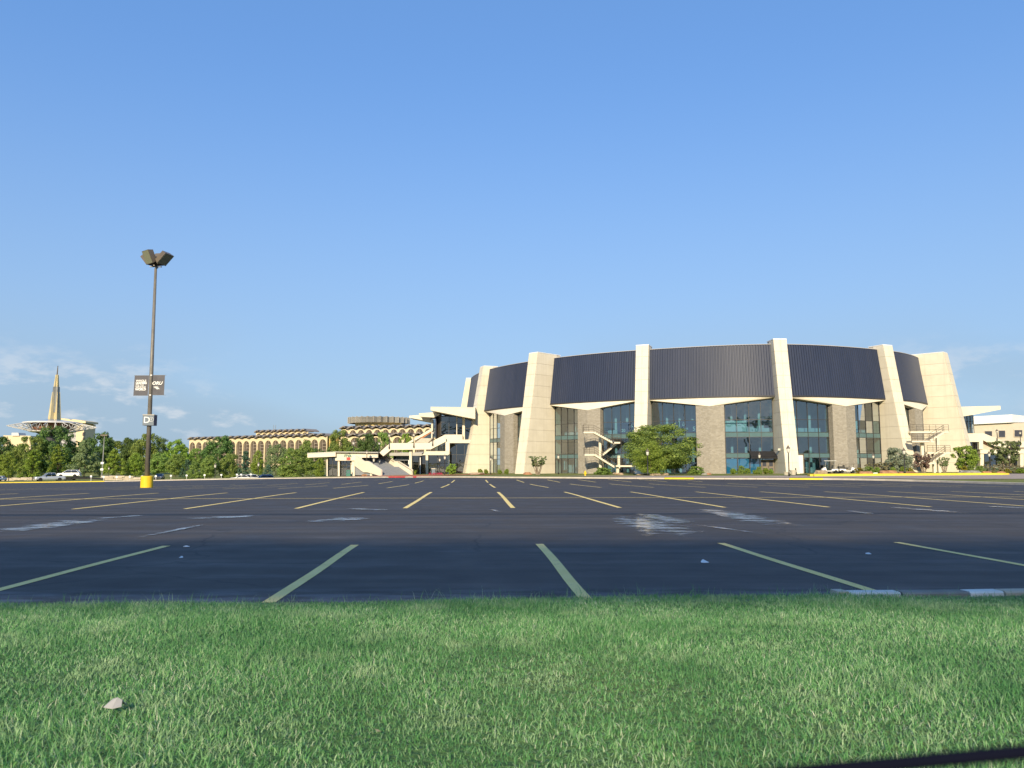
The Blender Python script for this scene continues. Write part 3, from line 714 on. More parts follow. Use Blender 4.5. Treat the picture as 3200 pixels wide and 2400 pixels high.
# roof deck and the rooms behind the glass
m = MB(); N = 0; vs = []
for k in range(len(ringpts)):
    for s in range(6): p = ring_pos(k, s / 6); vs.append((p.x, p.y, Z_CT - 0.3)); N += 1
m.add(vs, [tuple(range(N))]); m.build('roof', 'roof_grey', arena)
def inner_wall(name, mat, inset, z0, z1):
    m = MB(); vs = []; N = 0
    for k in range(len(ringpts)):
        for s in range(6):
            p = ring_pos(k, s / 6) - ring_nrm(k, s / 6 if s else 0.02) * inset
            vs += [(p.x, p.y, z0), (p.x, p.y, z1)]; N += 1
    m.add(vs, [(2 * i, 2 * ((i + 1) % N), 2 * ((i + 1) % N) + 1, 2 * i + 1) for i in range(N)]); return m.build(name, mat, arena)
inner_wall('bowl_wall', 'room_wall', 7.5, -1.5, 12.5)
def ring_slab(name, mat, o0, o1, z0, z1):
    m = MB(); vs = []; N = 0
    for k in range(len(ringpts)):
        for s in range(6):
            p = ring_pos(k, s / 6); n = ring_nrm(k, s / 6 if s else 0.02)
            for o, z in ((o0, z0), (o1, z0), (o1, z1), (o0, z1)): q = p + n * o; vs.append((q.x, q.y, z))
            N += 1
    m.add(vs, [(4 * i + j, 4 * i + (j + 1) % 4, 4 * ((i + 1) % N) + (j + 1) % 4, 4 * ((i + 1) % N) + j) for i in range(N) for j in range(4)]); return m.build(name, mat, arena)
ring_slab('floor_slab', 'room_floor', -7.6, -0.25, 5.45, 6.0)
ring_slab('floor_slab', 'room_floor', -7.6, -0.25, -0.6, -0.12)
ring_slab('ceiling', 'room_wall', -7.6, -0.2, 11.7, 12.0)
# bays: glass, stone pier, folded soffit
HZ = [0.0, 2.35, 3.05, 5.55, 6.3, 8.25, None]         # transom heights, last is the sloping head
PIER_W = 4.3
BAYS = {}
for k in range(0, 7):
    (A_, aa, pa), (B_, ab, pb) = FIN[k], FIN[k + 1]
    A3 = Vector((*A_, 0)) + tan_(aa) * (FW / 2 + 0.02); B3 = Vector((*B_, 0)) - tan_(ab) * (FW / 2 + 0.02)
    mid3 = (A3 + B3) / 2; ch = (B3 - A3); L = ch.length; ch.normalize(); nn = Vector((ch.y, -ch.x, 0))
    pw = min(PIER_W, L * 0.27); pl = mid3 - ch * pw / 2; pr = mid3 + ch * pw / 2
    # pier: two faces meeting in a shallow outward fold
    e_, f_ = 2.25, 2.72; zt_e, zt_f = 10.75, 10.3; z0 = gz(mid3) - 0.3
    m = MB(); foot = [pl + nn * 0.5, pl + nn * e_, mid3 + nn * f_, pr + nn * e_, pr + nn * 0.5]
    tops = [zt_e, zt_e, zt_f, zt_e, zt_e]
    vs = [(q.x, q.y, z0) for q in foot] + [(q.x, q.y, z) for q, z in zip(foot, tops)]
    m.add(vs, [(0, 1, 6, 5), (1, 2, 7, 6), (2, 3, 8, 7), (3, 4, 9, 8), (4, 0, 5, 9), (5, 6, 7), (5, 7, 9), (7, 8, 9)])
    m.build('stone_pier', 'stone', arena)
    # soffit from the foot of the metal wall to the heads of glass and pier
    m = MB(); arc = [ring_pos(k, i / 12) + ring_nrm(k, i / 12) * (OUT_B - 0.02) for i in range(13)]
    i_l, i_m, i_r = 0, 6, 12
    inner = [A3 + Vector((0, 0, 11.5)), pl + nn * 1.3 + Vector((0, 0, 10.6)), pl + nn * (e_ + 0.05) + Vector((0, 0, zt_e + 0.01)), mid3 + nn * (f_ + 0.05) + Vector((0, 0, zt_f + 0.01)), pr + nn * (e_ + 0.05) + Vector((0, 0, zt_e + 0.01)), pr + nn * 1.3 + Vector((0, 0, 10.6)), B3 + Vector((0, 0, 11.5))]
    up = [Vector((q.x, q.y, Z_CB - 0.1)) for q in arc]
    def tri(*p): m.add(p, [tuple(range(len(p)))])
    for i in range(6): tri(up[i], up[i + 1], inner[3])
    for i in range(6, 12): tri(up[i], up[i + 1], inner[3])
    tri(up[0], inner[3], inner[0]); tri(up[12], inner[6], inner[3])
    tri(inner[0], inner[3], inner[1]); tri(inner[6], inner[5], inner[3])
    m.build('soffit', 'cream', arena)
    if k in (0, 6): continue
    for side, (q0, q1) in enumerate(((A3, pl + nn * 1.25), (pr + nn * 1.25, B3))):
        d = q1 - q0; W_ = d.length; d.normalize(); o = Vector((d.y, -d.x, 0)); ncol = max(2, round(W_ / 1.62))
        zh0, zh1 = (11.45, 10.6) if side == 0 else (10.6, 11.45)
        def head(x): return zh0 + (zh1 - zh0) * x / W_
        gb = gz(q0) - 0.05
        m = MB()
        def bar(x0, z0, x1, z1, w=0.075, dep=0.16):
            p = q0 + d * x0 + Vector((0, 0, z0)); q = q0 + d * x1 + Vector((0, 0, z1)); v = (q - p).normalized(); s = v.cross(o).normalized() * w / 2
            m.hexa([p - s - o * dep / 2, p + s - o * dep / 2, p + s + o * dep / 2, p - s + o * dep / 2], [q - s - o * dep / 2, q + s - o * dep / 2, q + s + o * dep / 2, q - s + o * dep / 2])
        xs = [W_ * i / ncol for i in range(ncol + 1)]
        for x in xs: bar(min(max(x, 0.04), W_ - 0.04), gb, min(max(x, 0.04), W_ - 0.04), head(x) - 0.02)
        for z in HZ[1:-1]: bar(0.08, z, W_ - 0.08, z, 0.07, 0.13)
        bar(0.08, head(0.08) - 0.04, W_ - 0.08, head(W_) - 0.04, 0.09, 0.15)
        wall = m.build('curtain_wall', 'mullion', arena)
        BAYS[(k, side)] = (q0, d, o, W_, ncol, head)
        zs = [gb] + HZ[1:-1]
        for i in range(ncol):
            for j in range(len(zs)):
                a0, a1 = xs[i] + 0.03, xs[i + 1] - 0.03; lo = zs[j] + 0.03
                h0, h1 = (zs[j + 1] - 0.03,) * 2 if j + 1 < len(zs) else (head(a0) - 0.06, head(a1) - 0.06)
                m = MB(); z_ = Vector((0, 0, 1))
                tw = random.uniform(-0.008, 0.008); tv = random.uniform(-0.006, 0.006)
                F = [q0 + d * a0 + z_ * lo - o * tw, q0 + d * a1 + z_ * lo + o * tw, q0 + d * a1 + z_ * h1 + o * (tw + tv), q0 + d * a0 + z_ * h0 + o * (-tw + tv)]
                if j == 3 or (j == 1 and k in (2, 3, 4)): m.hexa([q - o * 0.02 for q in F], [q + o * 0.02 for q in F]); m.build('spandrel_pane', 'spandrel', wall)
                else: m.add(F, [(0, 1, 2, 3)]); m.build('pane', 'glass', wall)
    # things inside that show through the glass
    mb = MB()
for (k, side), (q0, d, o, W_, ncol, head) in BAYS.items():
    rr = random.Random(k * 10 + side)
    m = MB()
    for i in range(3):
        p = q0 + d * W_ * (0.2 + 0.3 * i) - o * (3.2 + rr.random()); m.tube((p.x, p.y, 0), (p.x, p.y, 11.6), 0.22, k=8)
    m.build('concourse_column', 'white_cap', arena)
    m = MB(); p = q0 + d * W_ / 2 - o * 2.3; m.box((p.x, p.y, 6.55), (W_ * 0.96, 0.08, 1.0), math.atan2(d.y, d.x)); m.build('balustrade', 'room_wall', arena)
    m = MB(); p = q0 + d * W_ * rr.uniform(0.35, 0.65) - o * 6.5; m.box((p.x, p.y, 2.1), (W_ * 0.75, 0.3, 3.6), math.atan2(d.y, d.x)); m.build('concourse_partition', rr.choice(['room_dark', 'room_dark', 'room_wall']), arena)
# blue hangings behind the low panes beside the awning, display boards with player numbers upstairs
q0, d, o, W_, ncol, head = BAYS[(3, 1)]
for i, mt in enumerate(('room_blue', 'room_blue', 'room_blue')):
    m = MB(); p = q0 + d * W_ * (0.125 + 0.25 * i) - o * 0.35; m.box((p.x, p.y, 1.05), (W_ * 0.22, 0.05, 2.3), math.atan2(d.y, d.x)); m.build('window_hanging', mt, arena)
def board(key, x, zc, w, h, lines):
    q0, d, o, W_, ncol, head = BAYS[key]; p = q0 + d * W_ * x - o * 1.0; ang = math.atan2(d.y, d.x)
    m = MB(); m.box((p.x, p.y, zc), (w, 0.08, h), ang); b = m.build('display_board', 'navy', arena)
    for txt, dx, dz, sz in lines:
        me = text_mesh(txt, sz, 0.01, 0.01); me.materials.append(MATS['letter'])
        t_o = link('board_lettering', me, b); q = p + d * dx + o * 0.07
        t_o.matrix_parent_inverse = parent_world(b).inverted()
        t_o.matrix_basis = Matrix.Translation((q.x, q.y, zc + dz)) @ Matrix.Rotation(ang, 4, 'Z') @ Matrix.Rotation(R(90), 4, 'X')
board((3, 0), 0.80, 7.35, 3.0, 2.0, [('G', -0.9, 0.35, 0.7), ('5', 0.8, -0.4, 0.9), ('10', -0.4, -0.4, 0.5)])
board((2, 1), 0.62, 7.25, 3.2, 2.0, [('20', -0.6, -0.35, 0.7), ('5', 0.9, 0.4, 0.7)])
m = MB(); q0, d, o, W_, ncol, head = BAYS[(3, 1)]; p = q0 + d * W_ * 0.25 - o * 1.2; m.box((p.x, p.y, 7.3), (3.3, 0.1, 1.7), math.atan2(d.y, d.x)); m.build('display_board', 'sign_white', arena)
# doors under a black awning
q0, d, o, W_, ncol, head = BAYS[(3, 1)]; ang = math.atan2(d.y, d.x)
gb = gz(q0)
p = q0 + d * W_ * 0.80
m = MB(); L2 = W_ * 0.23 * 1.35
A = [p - d * L2 + Vector((0, 0, 3.35)), p + d * L2 + Vector((0, 0, 3.35)), p + d * L2 + o * 1.5 + Vector((0, 0, 2.5)), p - d * L2 + o * 1.5 + Vector((0, 0, 2.5))]
m.hexa(A, [q - Vector((0, 0, 0.06)) for q in A])
for q in (A[3], A[2]): pass
m.hexa([A[3], A[2], A[2] - Vector((0, 0, 0.32)), A[3] - Vector((0, 0, 0.32))], [q - o * 0.05 for q in (A[3], A[2], A[2] - Vector((0, 0, 0.32)), A[3] - Vector((0, 0, 0.32)))])
m.build('awning', 'awning', arena)
for i in (0, 1):
    c_ = q0 + d * (W_ * (0.79 + 0.135 * i)) + o * 0.14
    m = MB(); m.box((c_.x, c_.y, gb + 1.12), (0.98, 0.08, 2.24), ang); dr = m.build('door', 'bronze_metal', arena)
    for zc, hh in ((1.6, 0.75), (0.62, 0.62)):
        q = c_ + o * 0.045; m = MB(); m.box((q.x, q.y, gb + zc), (0.55, 0.03, hh), ang); m.build('door_pane', 'room_dark', dr)
    q = c_ + o * 0.1 - d * 0.38; m = MB(); m.tube((q.x, q.y, gb + 0.95), (q.x, q.y, gb + 1.35), 0.025); m.build('handle', 'black_metal', dr)
# white roller panel right of the middle fin
q0, d, o, W_, ncol, head = BAYS[(4, 0)]; ang = math.atan2(d.y, d.x); p = q0 + d * 1.25 + o * 0.22; gb = gz(q0)
m = MB(); m.box((p.x, p.y, gb + 1.45), (2.2, 0.1, 2.9), ang); pn = m.build('infill_panel', 'white_cap', arena)
m = MB()
for dx, dz, w, h in ((1.19, 1.55, 0.16, 3.1), (0, 3.0, 2.5, 0.18)):
    q = p + d * dx; m.box((q.x, q.y, gb + dz), (w, 0.18, h), ang)
m.build('panel_frame', 'bronze_metal', pn)
# bulkhead lamp on the flank of the middle fin
c = Vector((41.5, 120.5, 0)); q = c - tan_(0.5) * (FW / 2 + 0.18) + nrm(0.5) * 2.6
m = MB(); m.box((q.x, q.y, 3.55), (0.36, 0.3, 0.3)); m.build('bulkhead_lamp', 'lamp_glass', arena)

# ------------------------------------------------------------------ outside stairs on the arena
def flight(m, p0, p1, w_vec, n, thick=0.22):
    """steps from p0 (top) to p1 (bottom); w_vec is the width"""
    p0, p1, w = Vector(p0), Vector(p1), Vector(w_vec); run = (p1 - p0) / n
    for i in range(n):
        a = p0 + run * i; h = Vector((run.x, run.y, 0)); dz = Vector((0, 0, run.z))
        q = [a, a + h, a + h - Vector((0, 0, thick + abs(run.z))), a - Vector((0, 0, thick))]
        m.hexa(q, [x + w for x in q])
def rail(m, pts, hgt=1.05, rails=(1.0, 0.66, 0.33), post=1.2, r=0.028):
    pts = [Vector(p) for p in pts]
    for f in rails:
        for a, b in zip(pts, pts[1:]): m.tube(a + Vector((0, 0, hgt * f)), b + Vector((0, 0, hgt * f)), r, k=5)
    for a, b in zip(pts, pts[1:]):
        nn_ = max(1, round((b - a).length / post))
        for i in range(nn_ + 1): q = a.lerp(b, i / nn_); m.tube(q, q + Vector((0, 0, hgt)), r, k=5)
def stair_tower(name, label, pts, dep, mats, cols):
    """pts: [(kind, (px,py) a, (px,py) b, depth)]"""
    root = thing(name, label, 'staircase', on(pts[0][1][0], pts[0][3]), 'outside stairs on the arena wall')
    for kind, a, b, D in pts:
        A = P(*a, D); B = P(*b, D); w = Vector((0, dep, 0))
        m = MB()
        if kind == 'land':
            m.hexa([A, Vector((B.x, B.y, A.z)), Vector((B.x, B.y, A.z - 0.26)), A - Vector((0, 0, 0.26))], [q + w for q in (A, Vector((B.x, B.y, A.z)), Vector((B.x, B.y, A.z - 0.26)), A - Vector((0, 0, 0.26)))])
            o = m.build('landing', 'cream', root); B = Vector((B.x, B.y, A.z))
        else:
            flight(m, A, B, w, 10); o = m.build('flight', 'cream', root)
        m = MB(); rail(m, [A, B], post=0.9 if kind == 'land' else 1.3); m.build('railing', 'rail_bronze', o)
        if kind == 'land' and len(pts) and b[0] - a[0] < 60: m = MB(); rail(m, [A + w, A]); m.build('railing', 'rail_bronze', o)
    for (px, y0, y1, D) in cols:
        a = P(px, y0, D); g0 = TZ(a.x, a.y); m = MB(); m.span(a.x - 0.2, a.x + 0.2, a.y - 0.2, a.y + 0.2, g0 - 0.2, P(px, y1, D).z); m.build('column', 'cream', root)
    return root
stair_tower('fire_stair', 'zigzag concrete outside stair with bronze railings, partly hidden by big tree', [
    ('land', (1824, 1349), (1856, 1349), 124.5), ('flight', (1856, 1350), (1919, 1384), 124.5), ('land', (1914, 1381), (1938, 1381), 124.5),
    ('flight', (1930, 1384), (1884, 1420), 126.4), ('land', (1827, 1419), (1858, 1419), 124.5), ('flight', (1858, 1420), (1920, 1458), 124.5), ('land', (1925, 1454), (1982, 1454), 124.5)], 1.7, None,
    [(1876, 1480, 1362, 126.9), (1934, 1480, 1424, 127.5), (1930, 1480, 1455, 125.3)])
stair_tower('fire_stair', 'zigzag concrete outside stair with bronze railings behind pink flowering shrub', [
    ('land', (2845, 1348), (2905, 1348), 122.5), ('land', (2905, 1348), (2965, 1348), 122.5), ('flight', (2950, 1350), (2905, 1376), 120.2), ('land', (2850, 1377), (2918, 1377), 120.2),
    ('land', (2898, 1413), (2970, 1413), 122.5), ('flight', (2955, 1415), (2915, 1441), 120.2), ('land', (2868, 1445), (2925, 1445), 120.2)], 1.7, None,
    [(2885, 1475, 1380, 121.5), (2935, 1475, 1350, 123.5), (2920, 1474, 1446, 121.2)])
# ================================================================== entrance pavilions
def q4(x, y): return (1240 + x / 6.38, 1250 + y / 6.38)
def q3(x, y): return (940 + x / 5.82, 1380 + y / 5.82)
def qr(x, y): return (2920 + x / 5.72, 1240 + y / 5.72)
def wallpoly(name, mat, pts, D, dep, parent, conv, slope=0.0):
    """upright slab: outline given on the plane at depth D, dep metres thick going away from the road"""
    poly = []
    for x, y in pts: poly.append(P(*conv(x, y), D))
    m = MB(); m.prism(poly, (0, dep, 0)); return m.build(name, mat, parent)
def rect(name, mat, x0, y0, x1, y1, D, dep, parent, conv): return wallpoly(name, mat, [(x0, y0), (x1, y0), (x1, y1), (x0, y1)], D, dep, parent, conv)
def glazing(parent, conv, x0, y0, x1, y1, D, cols, rows, mat='dark_glass', poly=None):
    """framed glass: mullion part with each pane below it; xs and ys may be uneven lists"""
    xs = cols if isinstance(cols, list) else [x0 + (x1 - x0) * i / cols for i in range(cols + 1)]
    ys = rows if isinstance(rows, list) else [y0 + (y1 - y0) * i / rows for i in range(rows + 1)]
    m = MB(); w = 0.035
    for x in xs: a = P(*conv(x, ys[0]), D); b = P(*conv(x, ys[-1]), D); m.span(a.x - w, a.x + w, D - 0.07, D + 0.07, b.z, a.z)
    for y in ys: a = P(*conv(xs[0], y), D); b = P(*conv(xs[-1], y), D); m.span(a.x, b.x, D - 0.055, D + 0.055, a.z - w, a.z + w)
    fr = m.build('window_frame', 'mullion', parent)
    for i in range(len(xs) - 1):
        for j in range(len(ys) - 1):
            a = P(*conv(xs[i], ys[j]), D); b = P(*conv(xs[i + 1], ys[j + 1]), D); tw = random.uniform(-0.01, 0.01)
            m = MB(); m.add([(a.x + w, D - tw, b.z + w), (b.x - w, D + tw, b.z + w), (b.x - w, D + tw, a.z - w), (a.x + w, D - tw, a.z - w)], [(0, 1, 2, 3)])
            m.build('pane', mat, fr)
    return fr
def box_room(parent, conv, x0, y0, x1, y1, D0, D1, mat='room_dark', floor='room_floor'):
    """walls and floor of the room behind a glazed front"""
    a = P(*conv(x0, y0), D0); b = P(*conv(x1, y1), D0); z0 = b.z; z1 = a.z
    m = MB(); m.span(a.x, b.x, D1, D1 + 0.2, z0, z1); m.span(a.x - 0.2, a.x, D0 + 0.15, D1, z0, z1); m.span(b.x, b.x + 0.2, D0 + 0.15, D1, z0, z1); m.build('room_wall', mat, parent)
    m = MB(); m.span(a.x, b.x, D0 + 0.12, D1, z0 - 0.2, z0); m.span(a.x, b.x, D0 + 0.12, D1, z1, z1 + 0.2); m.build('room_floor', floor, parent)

# ---- two-storey glazed pavilion against the arena
pav = thing('entrance_pavilion', 'two storey glazed entrance pavilion with jutting wedge shaped cream roofs', 'pavilion', on(1440, 140))
DU = 150.5; DS = 141.0
# roofs: wedges that thicken toward the arena
wallpoly('roof_wedge', 'cream', [(675, 138), (1565, 152), (1562, 378), (1300, 330), (675, 206)], DU - 1.6, 10, pav, q4)
wallpoly('roof_wedge', 'cream', [(438, 266), (735, 246), (870, 285), (735, 347), (455, 332)], DU + 2.5, 6, pav, q4)
wallpoly('roof_wedge', 'cream', [(245, 314), (438, 300), (640, 330), (700, 440), (245, 350)], DU + 6, 7, pav, q4)
wallpoly('roof_trim', 'white_cap', [(672, 133), (1568, 146), (1568, 153), (672, 139)], DU - 1.68, 10.1, pav, q4)
# upper gallery
glazing(pav, q4, 885, 330, 1190, 690, DU + 2.2, [885, 1042, 1190], [330, 440, 690])
glazing(pav, q4, 1202, 345, 1308, 685, DU + 2.2, 1, [345, 470, 685])
glazing(pav, q4, 1356, 385, 1515, 780, DU + 2.2, [1356, 1480, 1515], [385, 415, 565, 780])
rect('column', 'cream', 1189, 330, 1202, 690, DU + 2.0, 0.4, pav, q4); rect('column', 'cream', 1308, 335, 1356, 790, DU + 2.0, 0.8, pav, q4)
glazing(pav, q4, 725, 395, 780, 750, DU + 5, 1, [395, 655, 750]); rect('column', 'cream', 685, 385, 725, 770, DU + 5, 0.8, pav, q4)
# return wall of the gallery, ribbed bronze
m = MB(); a = P(*q4(780, 372), DU + 4.8); b = P(*q4(885, 322), DU + 2.3); z0 = P(*q4(780, 755), DU + 4.8).z
for i in range(8):
    s0, s1 = i / 8, (i + 0.62) / 8; p = a.lerp(b, s0); q = a.lerp(b, s1)
    m.hexa([(p.x, p.y, z0), (q.x, q.y, z0), (q.x, q.y + 0.2, z0), (p.x, p.y + 0.2, z0)], [(p.x, p.y, p.z), (q.x, q.y, q.z), (q.x, q.y + 0.2, q.z), (p.x, p.y + 0.2, p.z)])
m.build('louvre_wall', 'bronze_metal', pav)
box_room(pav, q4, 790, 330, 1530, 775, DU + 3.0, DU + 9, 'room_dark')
# floor band and lower storey
wallpoly('floor_band', 'cream', [(962, 690), (1310, 690), (1310, 790), (1495, 790), (1480, 858), (1052, 858), (1052, 1020), (972, 1020), (972, 826)], DU + 0.9, 1.2, pav, q4)
glazing(pav, q4, 1056, 860, 1460, 1470, DU + 1.8, [1056, 1195, 1348, 1460], [860, 1090, 1258, 1470])
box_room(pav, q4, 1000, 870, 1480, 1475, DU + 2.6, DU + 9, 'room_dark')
rect('lower_band', 'cream', 583, 1022, 1050, 1098, DU - 0.9, 1.7, pav, q4)
wallpoly('lower_return', 'cream', [(500, 1100), (583, 1022), (583, 1098)], DU - 0.6, 1.2, pav, q4)
for x0, x1, y1 in ((576, 624, 1492), (1010, 1052, 1480)): rect('column', 'cream', x0, 1098, x1, y1, DU - 0.8, 0.9, pav, q4)
rect('column', 'white_cap', 460, 1110, 476, 1495, DU + 1.2, 0.3, pav, q4); rect('column', 'white_cap', 228, 1200, 246, 1490, DU + 1.0, 0.3, pav, q4)
glazing(pav, q4, 624, 1100, 1010, 1480, DU + 0.2, [624, 812, 1010], [1100, 1262, 1480]); glazing(pav, q4, 300, 1115, 575, 1490, DU + 2.5, [300, 325, 440, 480, 575], [1115, 1275, 1490])
glazing(pav, q4, -40, 1210, 245, 1495, DU + 2.6, 3, [1210, 1275, 1495])
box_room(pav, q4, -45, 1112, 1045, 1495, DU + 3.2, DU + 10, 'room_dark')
rect('porch_soffit', 'soffit', -150, 1050, 500, 1112, DU + 0.5, 9, pav, q4)
wallpoly('porch_edge', 'step_grey', [(-60, 1205), (60, 1045), (250, 1045), (250, 1205)], DU + 2.2, 0.5, pav, q4)
wallpoly('porch_edge', 'step_grey', [(298, 1050), (540, 1030), (490, 1112), (298, 1115)], DU + 1.4, 0.5, pav, q4)
# stair gallery behind, with a sloping cream parapet and dark window under it
wallpoly('stair_parapet', 'cream', [(205, 855), (690, 565), (690, 625), (440, 765), (285, 852)], DU + 6.2, 0.4, pav, q4)
wallpoly('stair_window', 'dark_glass', [(520, 762), (685, 640), (685, 762)], DU + 6.4, 0.1, pav, q4)
wallpoly('inner_parapet', 'buff', [(362, 852), (490, 760), (690, 762), (690, 790), (620, 852)], DU + 4.6, 0.3, pav, q4)
wallpoly('stair_brick', 'terracotta', [(445, 772), (690, 628), (690, 650), (520, 762)], DU + 6.3, 0.1, pav, q4)
glazing(pav, q4, 765, 850, 970, 1015, DU + 2.4, 4, 1, 'dark_glass')

# ---- bridge and flights that climb from the plaza to the gallery
stair = thing('grand_stair', 'cream outdoor staircase and bridge climbing from the plaza to the pavilion', 'staircase', on(1192, 133))
BR = [(0, 852), (645, 855), (960, 690), (985, 826), (672, 985), (0, 985)]
def to4(p): return ((p[0] - 1240) * 6.38, (p[1] - 1250) * 6.38)
left = [to4(q3(1620, 28)), to4(q3(1430, 200)), to4(q3(1500, 265)), to4(q3(1640, 150))]
outline = [left[0], (645, 855), (960, 690), (985, 826), (672, 985), left[3], left[2], left[1]]
wallpoly('parapet', 'cream', outline, DS - 2.2, 0.32, stair, q4)
wallpoly('parapet', 'cream', [left[0], (645, 862), (940, 706), (960, 800), (650, 960), left[3], left[2], left[1]], DS + 1.6, 0.32, stair, q4)
wallpoly('bridge_deck', 'soffit', [(left[0][0], 935), (655, 935), (965, 770), (975, 812), (668, 975), (left[3][0] + 10, 975), left[2], left[1]], DS - 1.88, 3.48, stair, q4)
rect('column', 'cream', 248, 985, 297, 1500, DS - 1.4, 0.85, stair, q4)
# lower stair: runs down toward the road and to the right
BL = P(*q3(1468, 622), 132.6); BL.z = TZ(BL.x, BL.y) + 0.14
run = Vector((0.72, -0.69, 0)); wid = Vector((0.69, 0.72, 0)) * 6.3
top_h = P(*q3(965, 205), 137).z - BL.z - 0.95; N_ = 13; rise = top_h / (2 * N_); tread = 0.275; LANDL = 1.2
m = MB(); d0 = 0.0; z = BL.z
prof = []
for fl in range(2):
    for i in range(N_):
        a = BL - run * d0; m.hexa([a, a + wid, a + wid - run * tread, a - run * tread], [q + Vector((0, 0, z + rise - BL.z)) for q in (a, a + wid, a + wid - run * tread, a - run * tread)])
        d0 += tread; z += rise
    prof.append((d0, z))
    if fl == 0:
        a = BL - run * d0; m.hexa([a, a + wid, a + wid - run * LANDL, a - run * LANDL], [q + Vector((0, 0, z - BL.z)) for q in (a, a + wid, a + wid - run * LANDL, a - run * LANDL)]); d0 += LANDL
a = BL - run * d0; m.hexa([a, a + wid, a + wid - run * 2.6, a - run * 2.6], [q + Vector((0, 0, z - BL.z)) for q in (a, a + wid, a + wid - run * 2.6, a - run * 2.6)])
m.build('steps', 'step_grey', stair)
zt = z
def pz(d):
    L1 = N_ * tread
    if d < L1: return BL.z + rise * d / tread
    if d < L1 + LANDL: return BL.z + rise * N_
    return min(zt, BL.z + rise * N_ + rise * (d - L1 - LANDL) / tread)
for side in (0, 1):
    m = MB(); ds = [-0.25, N_ * tread, N_ * tread + LANDL, d0, d0 + 2.6]
    w0 = wid.normalized(); off = (-w0 * 0.34) if side == 0 else wid + w0 * 0.02
    lowr = [BL.z - 0.05, BL.z + 0.3, BL.z + 0.5, 0, 0]
    lo_pts = []; hi_pts = []
    for d in ds:
        p = BL - run * d + off; zz_ = pz(max(0, d))
        hi_pts.append(Vector((p.x, p.y, zz_ + 0.98))); lo_pts.append(Vector((p.x, p.y, max(BL.z - 0.1, zz_ - 0.95) if side == 0 else BL.z - 0.1)))
    for i in range(len(ds) - 1):
        m.hexa([lo_pts[i], lo_pts[i + 1], hi_pts[i + 1], hi_pts[i]], [q + w0 * 0.32 for q in (lo_pts[i], lo_pts[i + 1], hi_pts[i + 1], hi_pts[i])])
    par = m.build('parapet', 'cream', stair)
    if side == 1:
        m = MB(); inn = -w0 * 0.06
        m.path([hi_pts[1] + inn - Vector((0, 0, 0.12)), hi_pts[0] + inn - Vector((0, 0, 0.12))], 0.035); m.path([hi_pts[3] + inn - Vector((0, 0, 0.12)), hi_pts[2] + inn - Vector((0, 0, 0.12))], 0.035); m.build('handrail', 'rail_bronze', par)
for px in (1225, 1275):
    rect('column', 'cream', px - 15, 490, px + 18, 628, 134.5 if px > 1250 else 136.5, 0.6, stair, q3)

# ---- low ticket office under a flat roof
tick = thing('ticket_office', 'low flat roofed ticket office with dark glass left of the staircase', 'building', on(1060, 139))
DT = 138.0
wallpoly('roof_slab', 'cream', [(120, 214), (632, 190), (632, 272), (120, 292)], DT - 1.2, 11, tick, q3)
wallpoly('roof_edge', 'white_cap', [(116, 208), (634, 184), (1400, 190), (1400, 198), (634, 192), (116, 216)], DT - 1.3, 11.2, tick, q3)
wallpoly('fascia', 'cream', [(625, 190), (1400, 196), (1400, 292), (1110, 292), (1110, 346), (625, 346)], DT - 0.6, 0.7, tick, q3)
rect('upper_wall', 'buff', 980, 205, 1398, 296, DT + 3, 0.4, tick, q3)
for x0, x1 in ((467, 488), (673, 706), (930, 980)): rect('column', 'cream', x0, 290 if x0 < 500 else 345, x1, 630, DT - 0.3, 0.6, tick, q3)
rect('column', 'cream', 902, 345, 930, 628, DT + 0.5, 0.6, tick, q3)
glazing(tick, q3, 490, 295, 672, 628, DT + 0.3, 2, [295, 430, 628]); glazing(tick, q3, 706, 348, 902, 628, DT + 0.4, 3, [348, 430, 628]); glazing(tick, q3, 985, 350, 1205, 618, DT + 0.7, 4, 2)
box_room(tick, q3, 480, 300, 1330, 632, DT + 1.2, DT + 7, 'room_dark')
# emblem: dark green lettering over a red block
me = text_mesh('ITVA', 0.6, 0.02, 0.03); me.materials.append(MATS['green_paint']); lo = link('emblem_lettering', me, tick); p = P(*q3(856, 262), DT - 0.66)
lo.matrix_basis = Matrix.Translation(p) @ Matrix.Rotation(R(90), 4, 'X')
lo.matrix_parent_inverse = parent_world(tick).inverted()
rect('emblem_block', 'red_paint', 832, 288, 902, 336, DT - 0.66, 0.05, tick, q3)
m = MB(); p = P(*q3(874, 228), DT - 0.64); m.tube(p, p + Vector((0.25, 0, 0.42)), 0.05, 0.12, 6); m.build('emblem_leaf', 'green_paint', tick)

# ---- matching pavilion on the far side
pav2 = thing('glazed_pavilion', 'cream pavilion with long wedge roof and tall window beside the last arena fin', 'pavilion', on(3040, 150))
D2 = 146.0
wallpoly('roof_wedge', 'cream', [(400, 180), (1180, 160), (1186, 226), (690, 322), (400, 368)], D2 - 2, 11, pav2, qr)
glazing(pav2, qr, 470, 340, 690, 650, D2 + 1, 4, [330, 440, 570, 650], 'glass'); box_room(pav2, qr, 470, 340, 700, 650, D2 + 2, D2 + 6, 'room_wall')
wallpoly('parapet', 'cream', [(480, 655), (880, 652), (1150, 755), (1300, 850), (1300, 905), (1120, 900), (870, 775), (870, 940), (800, 940), (800, 806), (480, 806)], D2 - 1.2, 0.6, pav2, qr)
wallpoly('stair_panel', 'buff', [(868, 790), (1100, 905), (1100, 940), (868, 945)], D2 - 0.2, 0.3, pav2, qr)
wallpoly('stair_soffit', 'terracotta', [(866, 776), (1115, 898), (1115, 918), (866, 806)], D2 - 0.75, 0.5, pav2, qr)
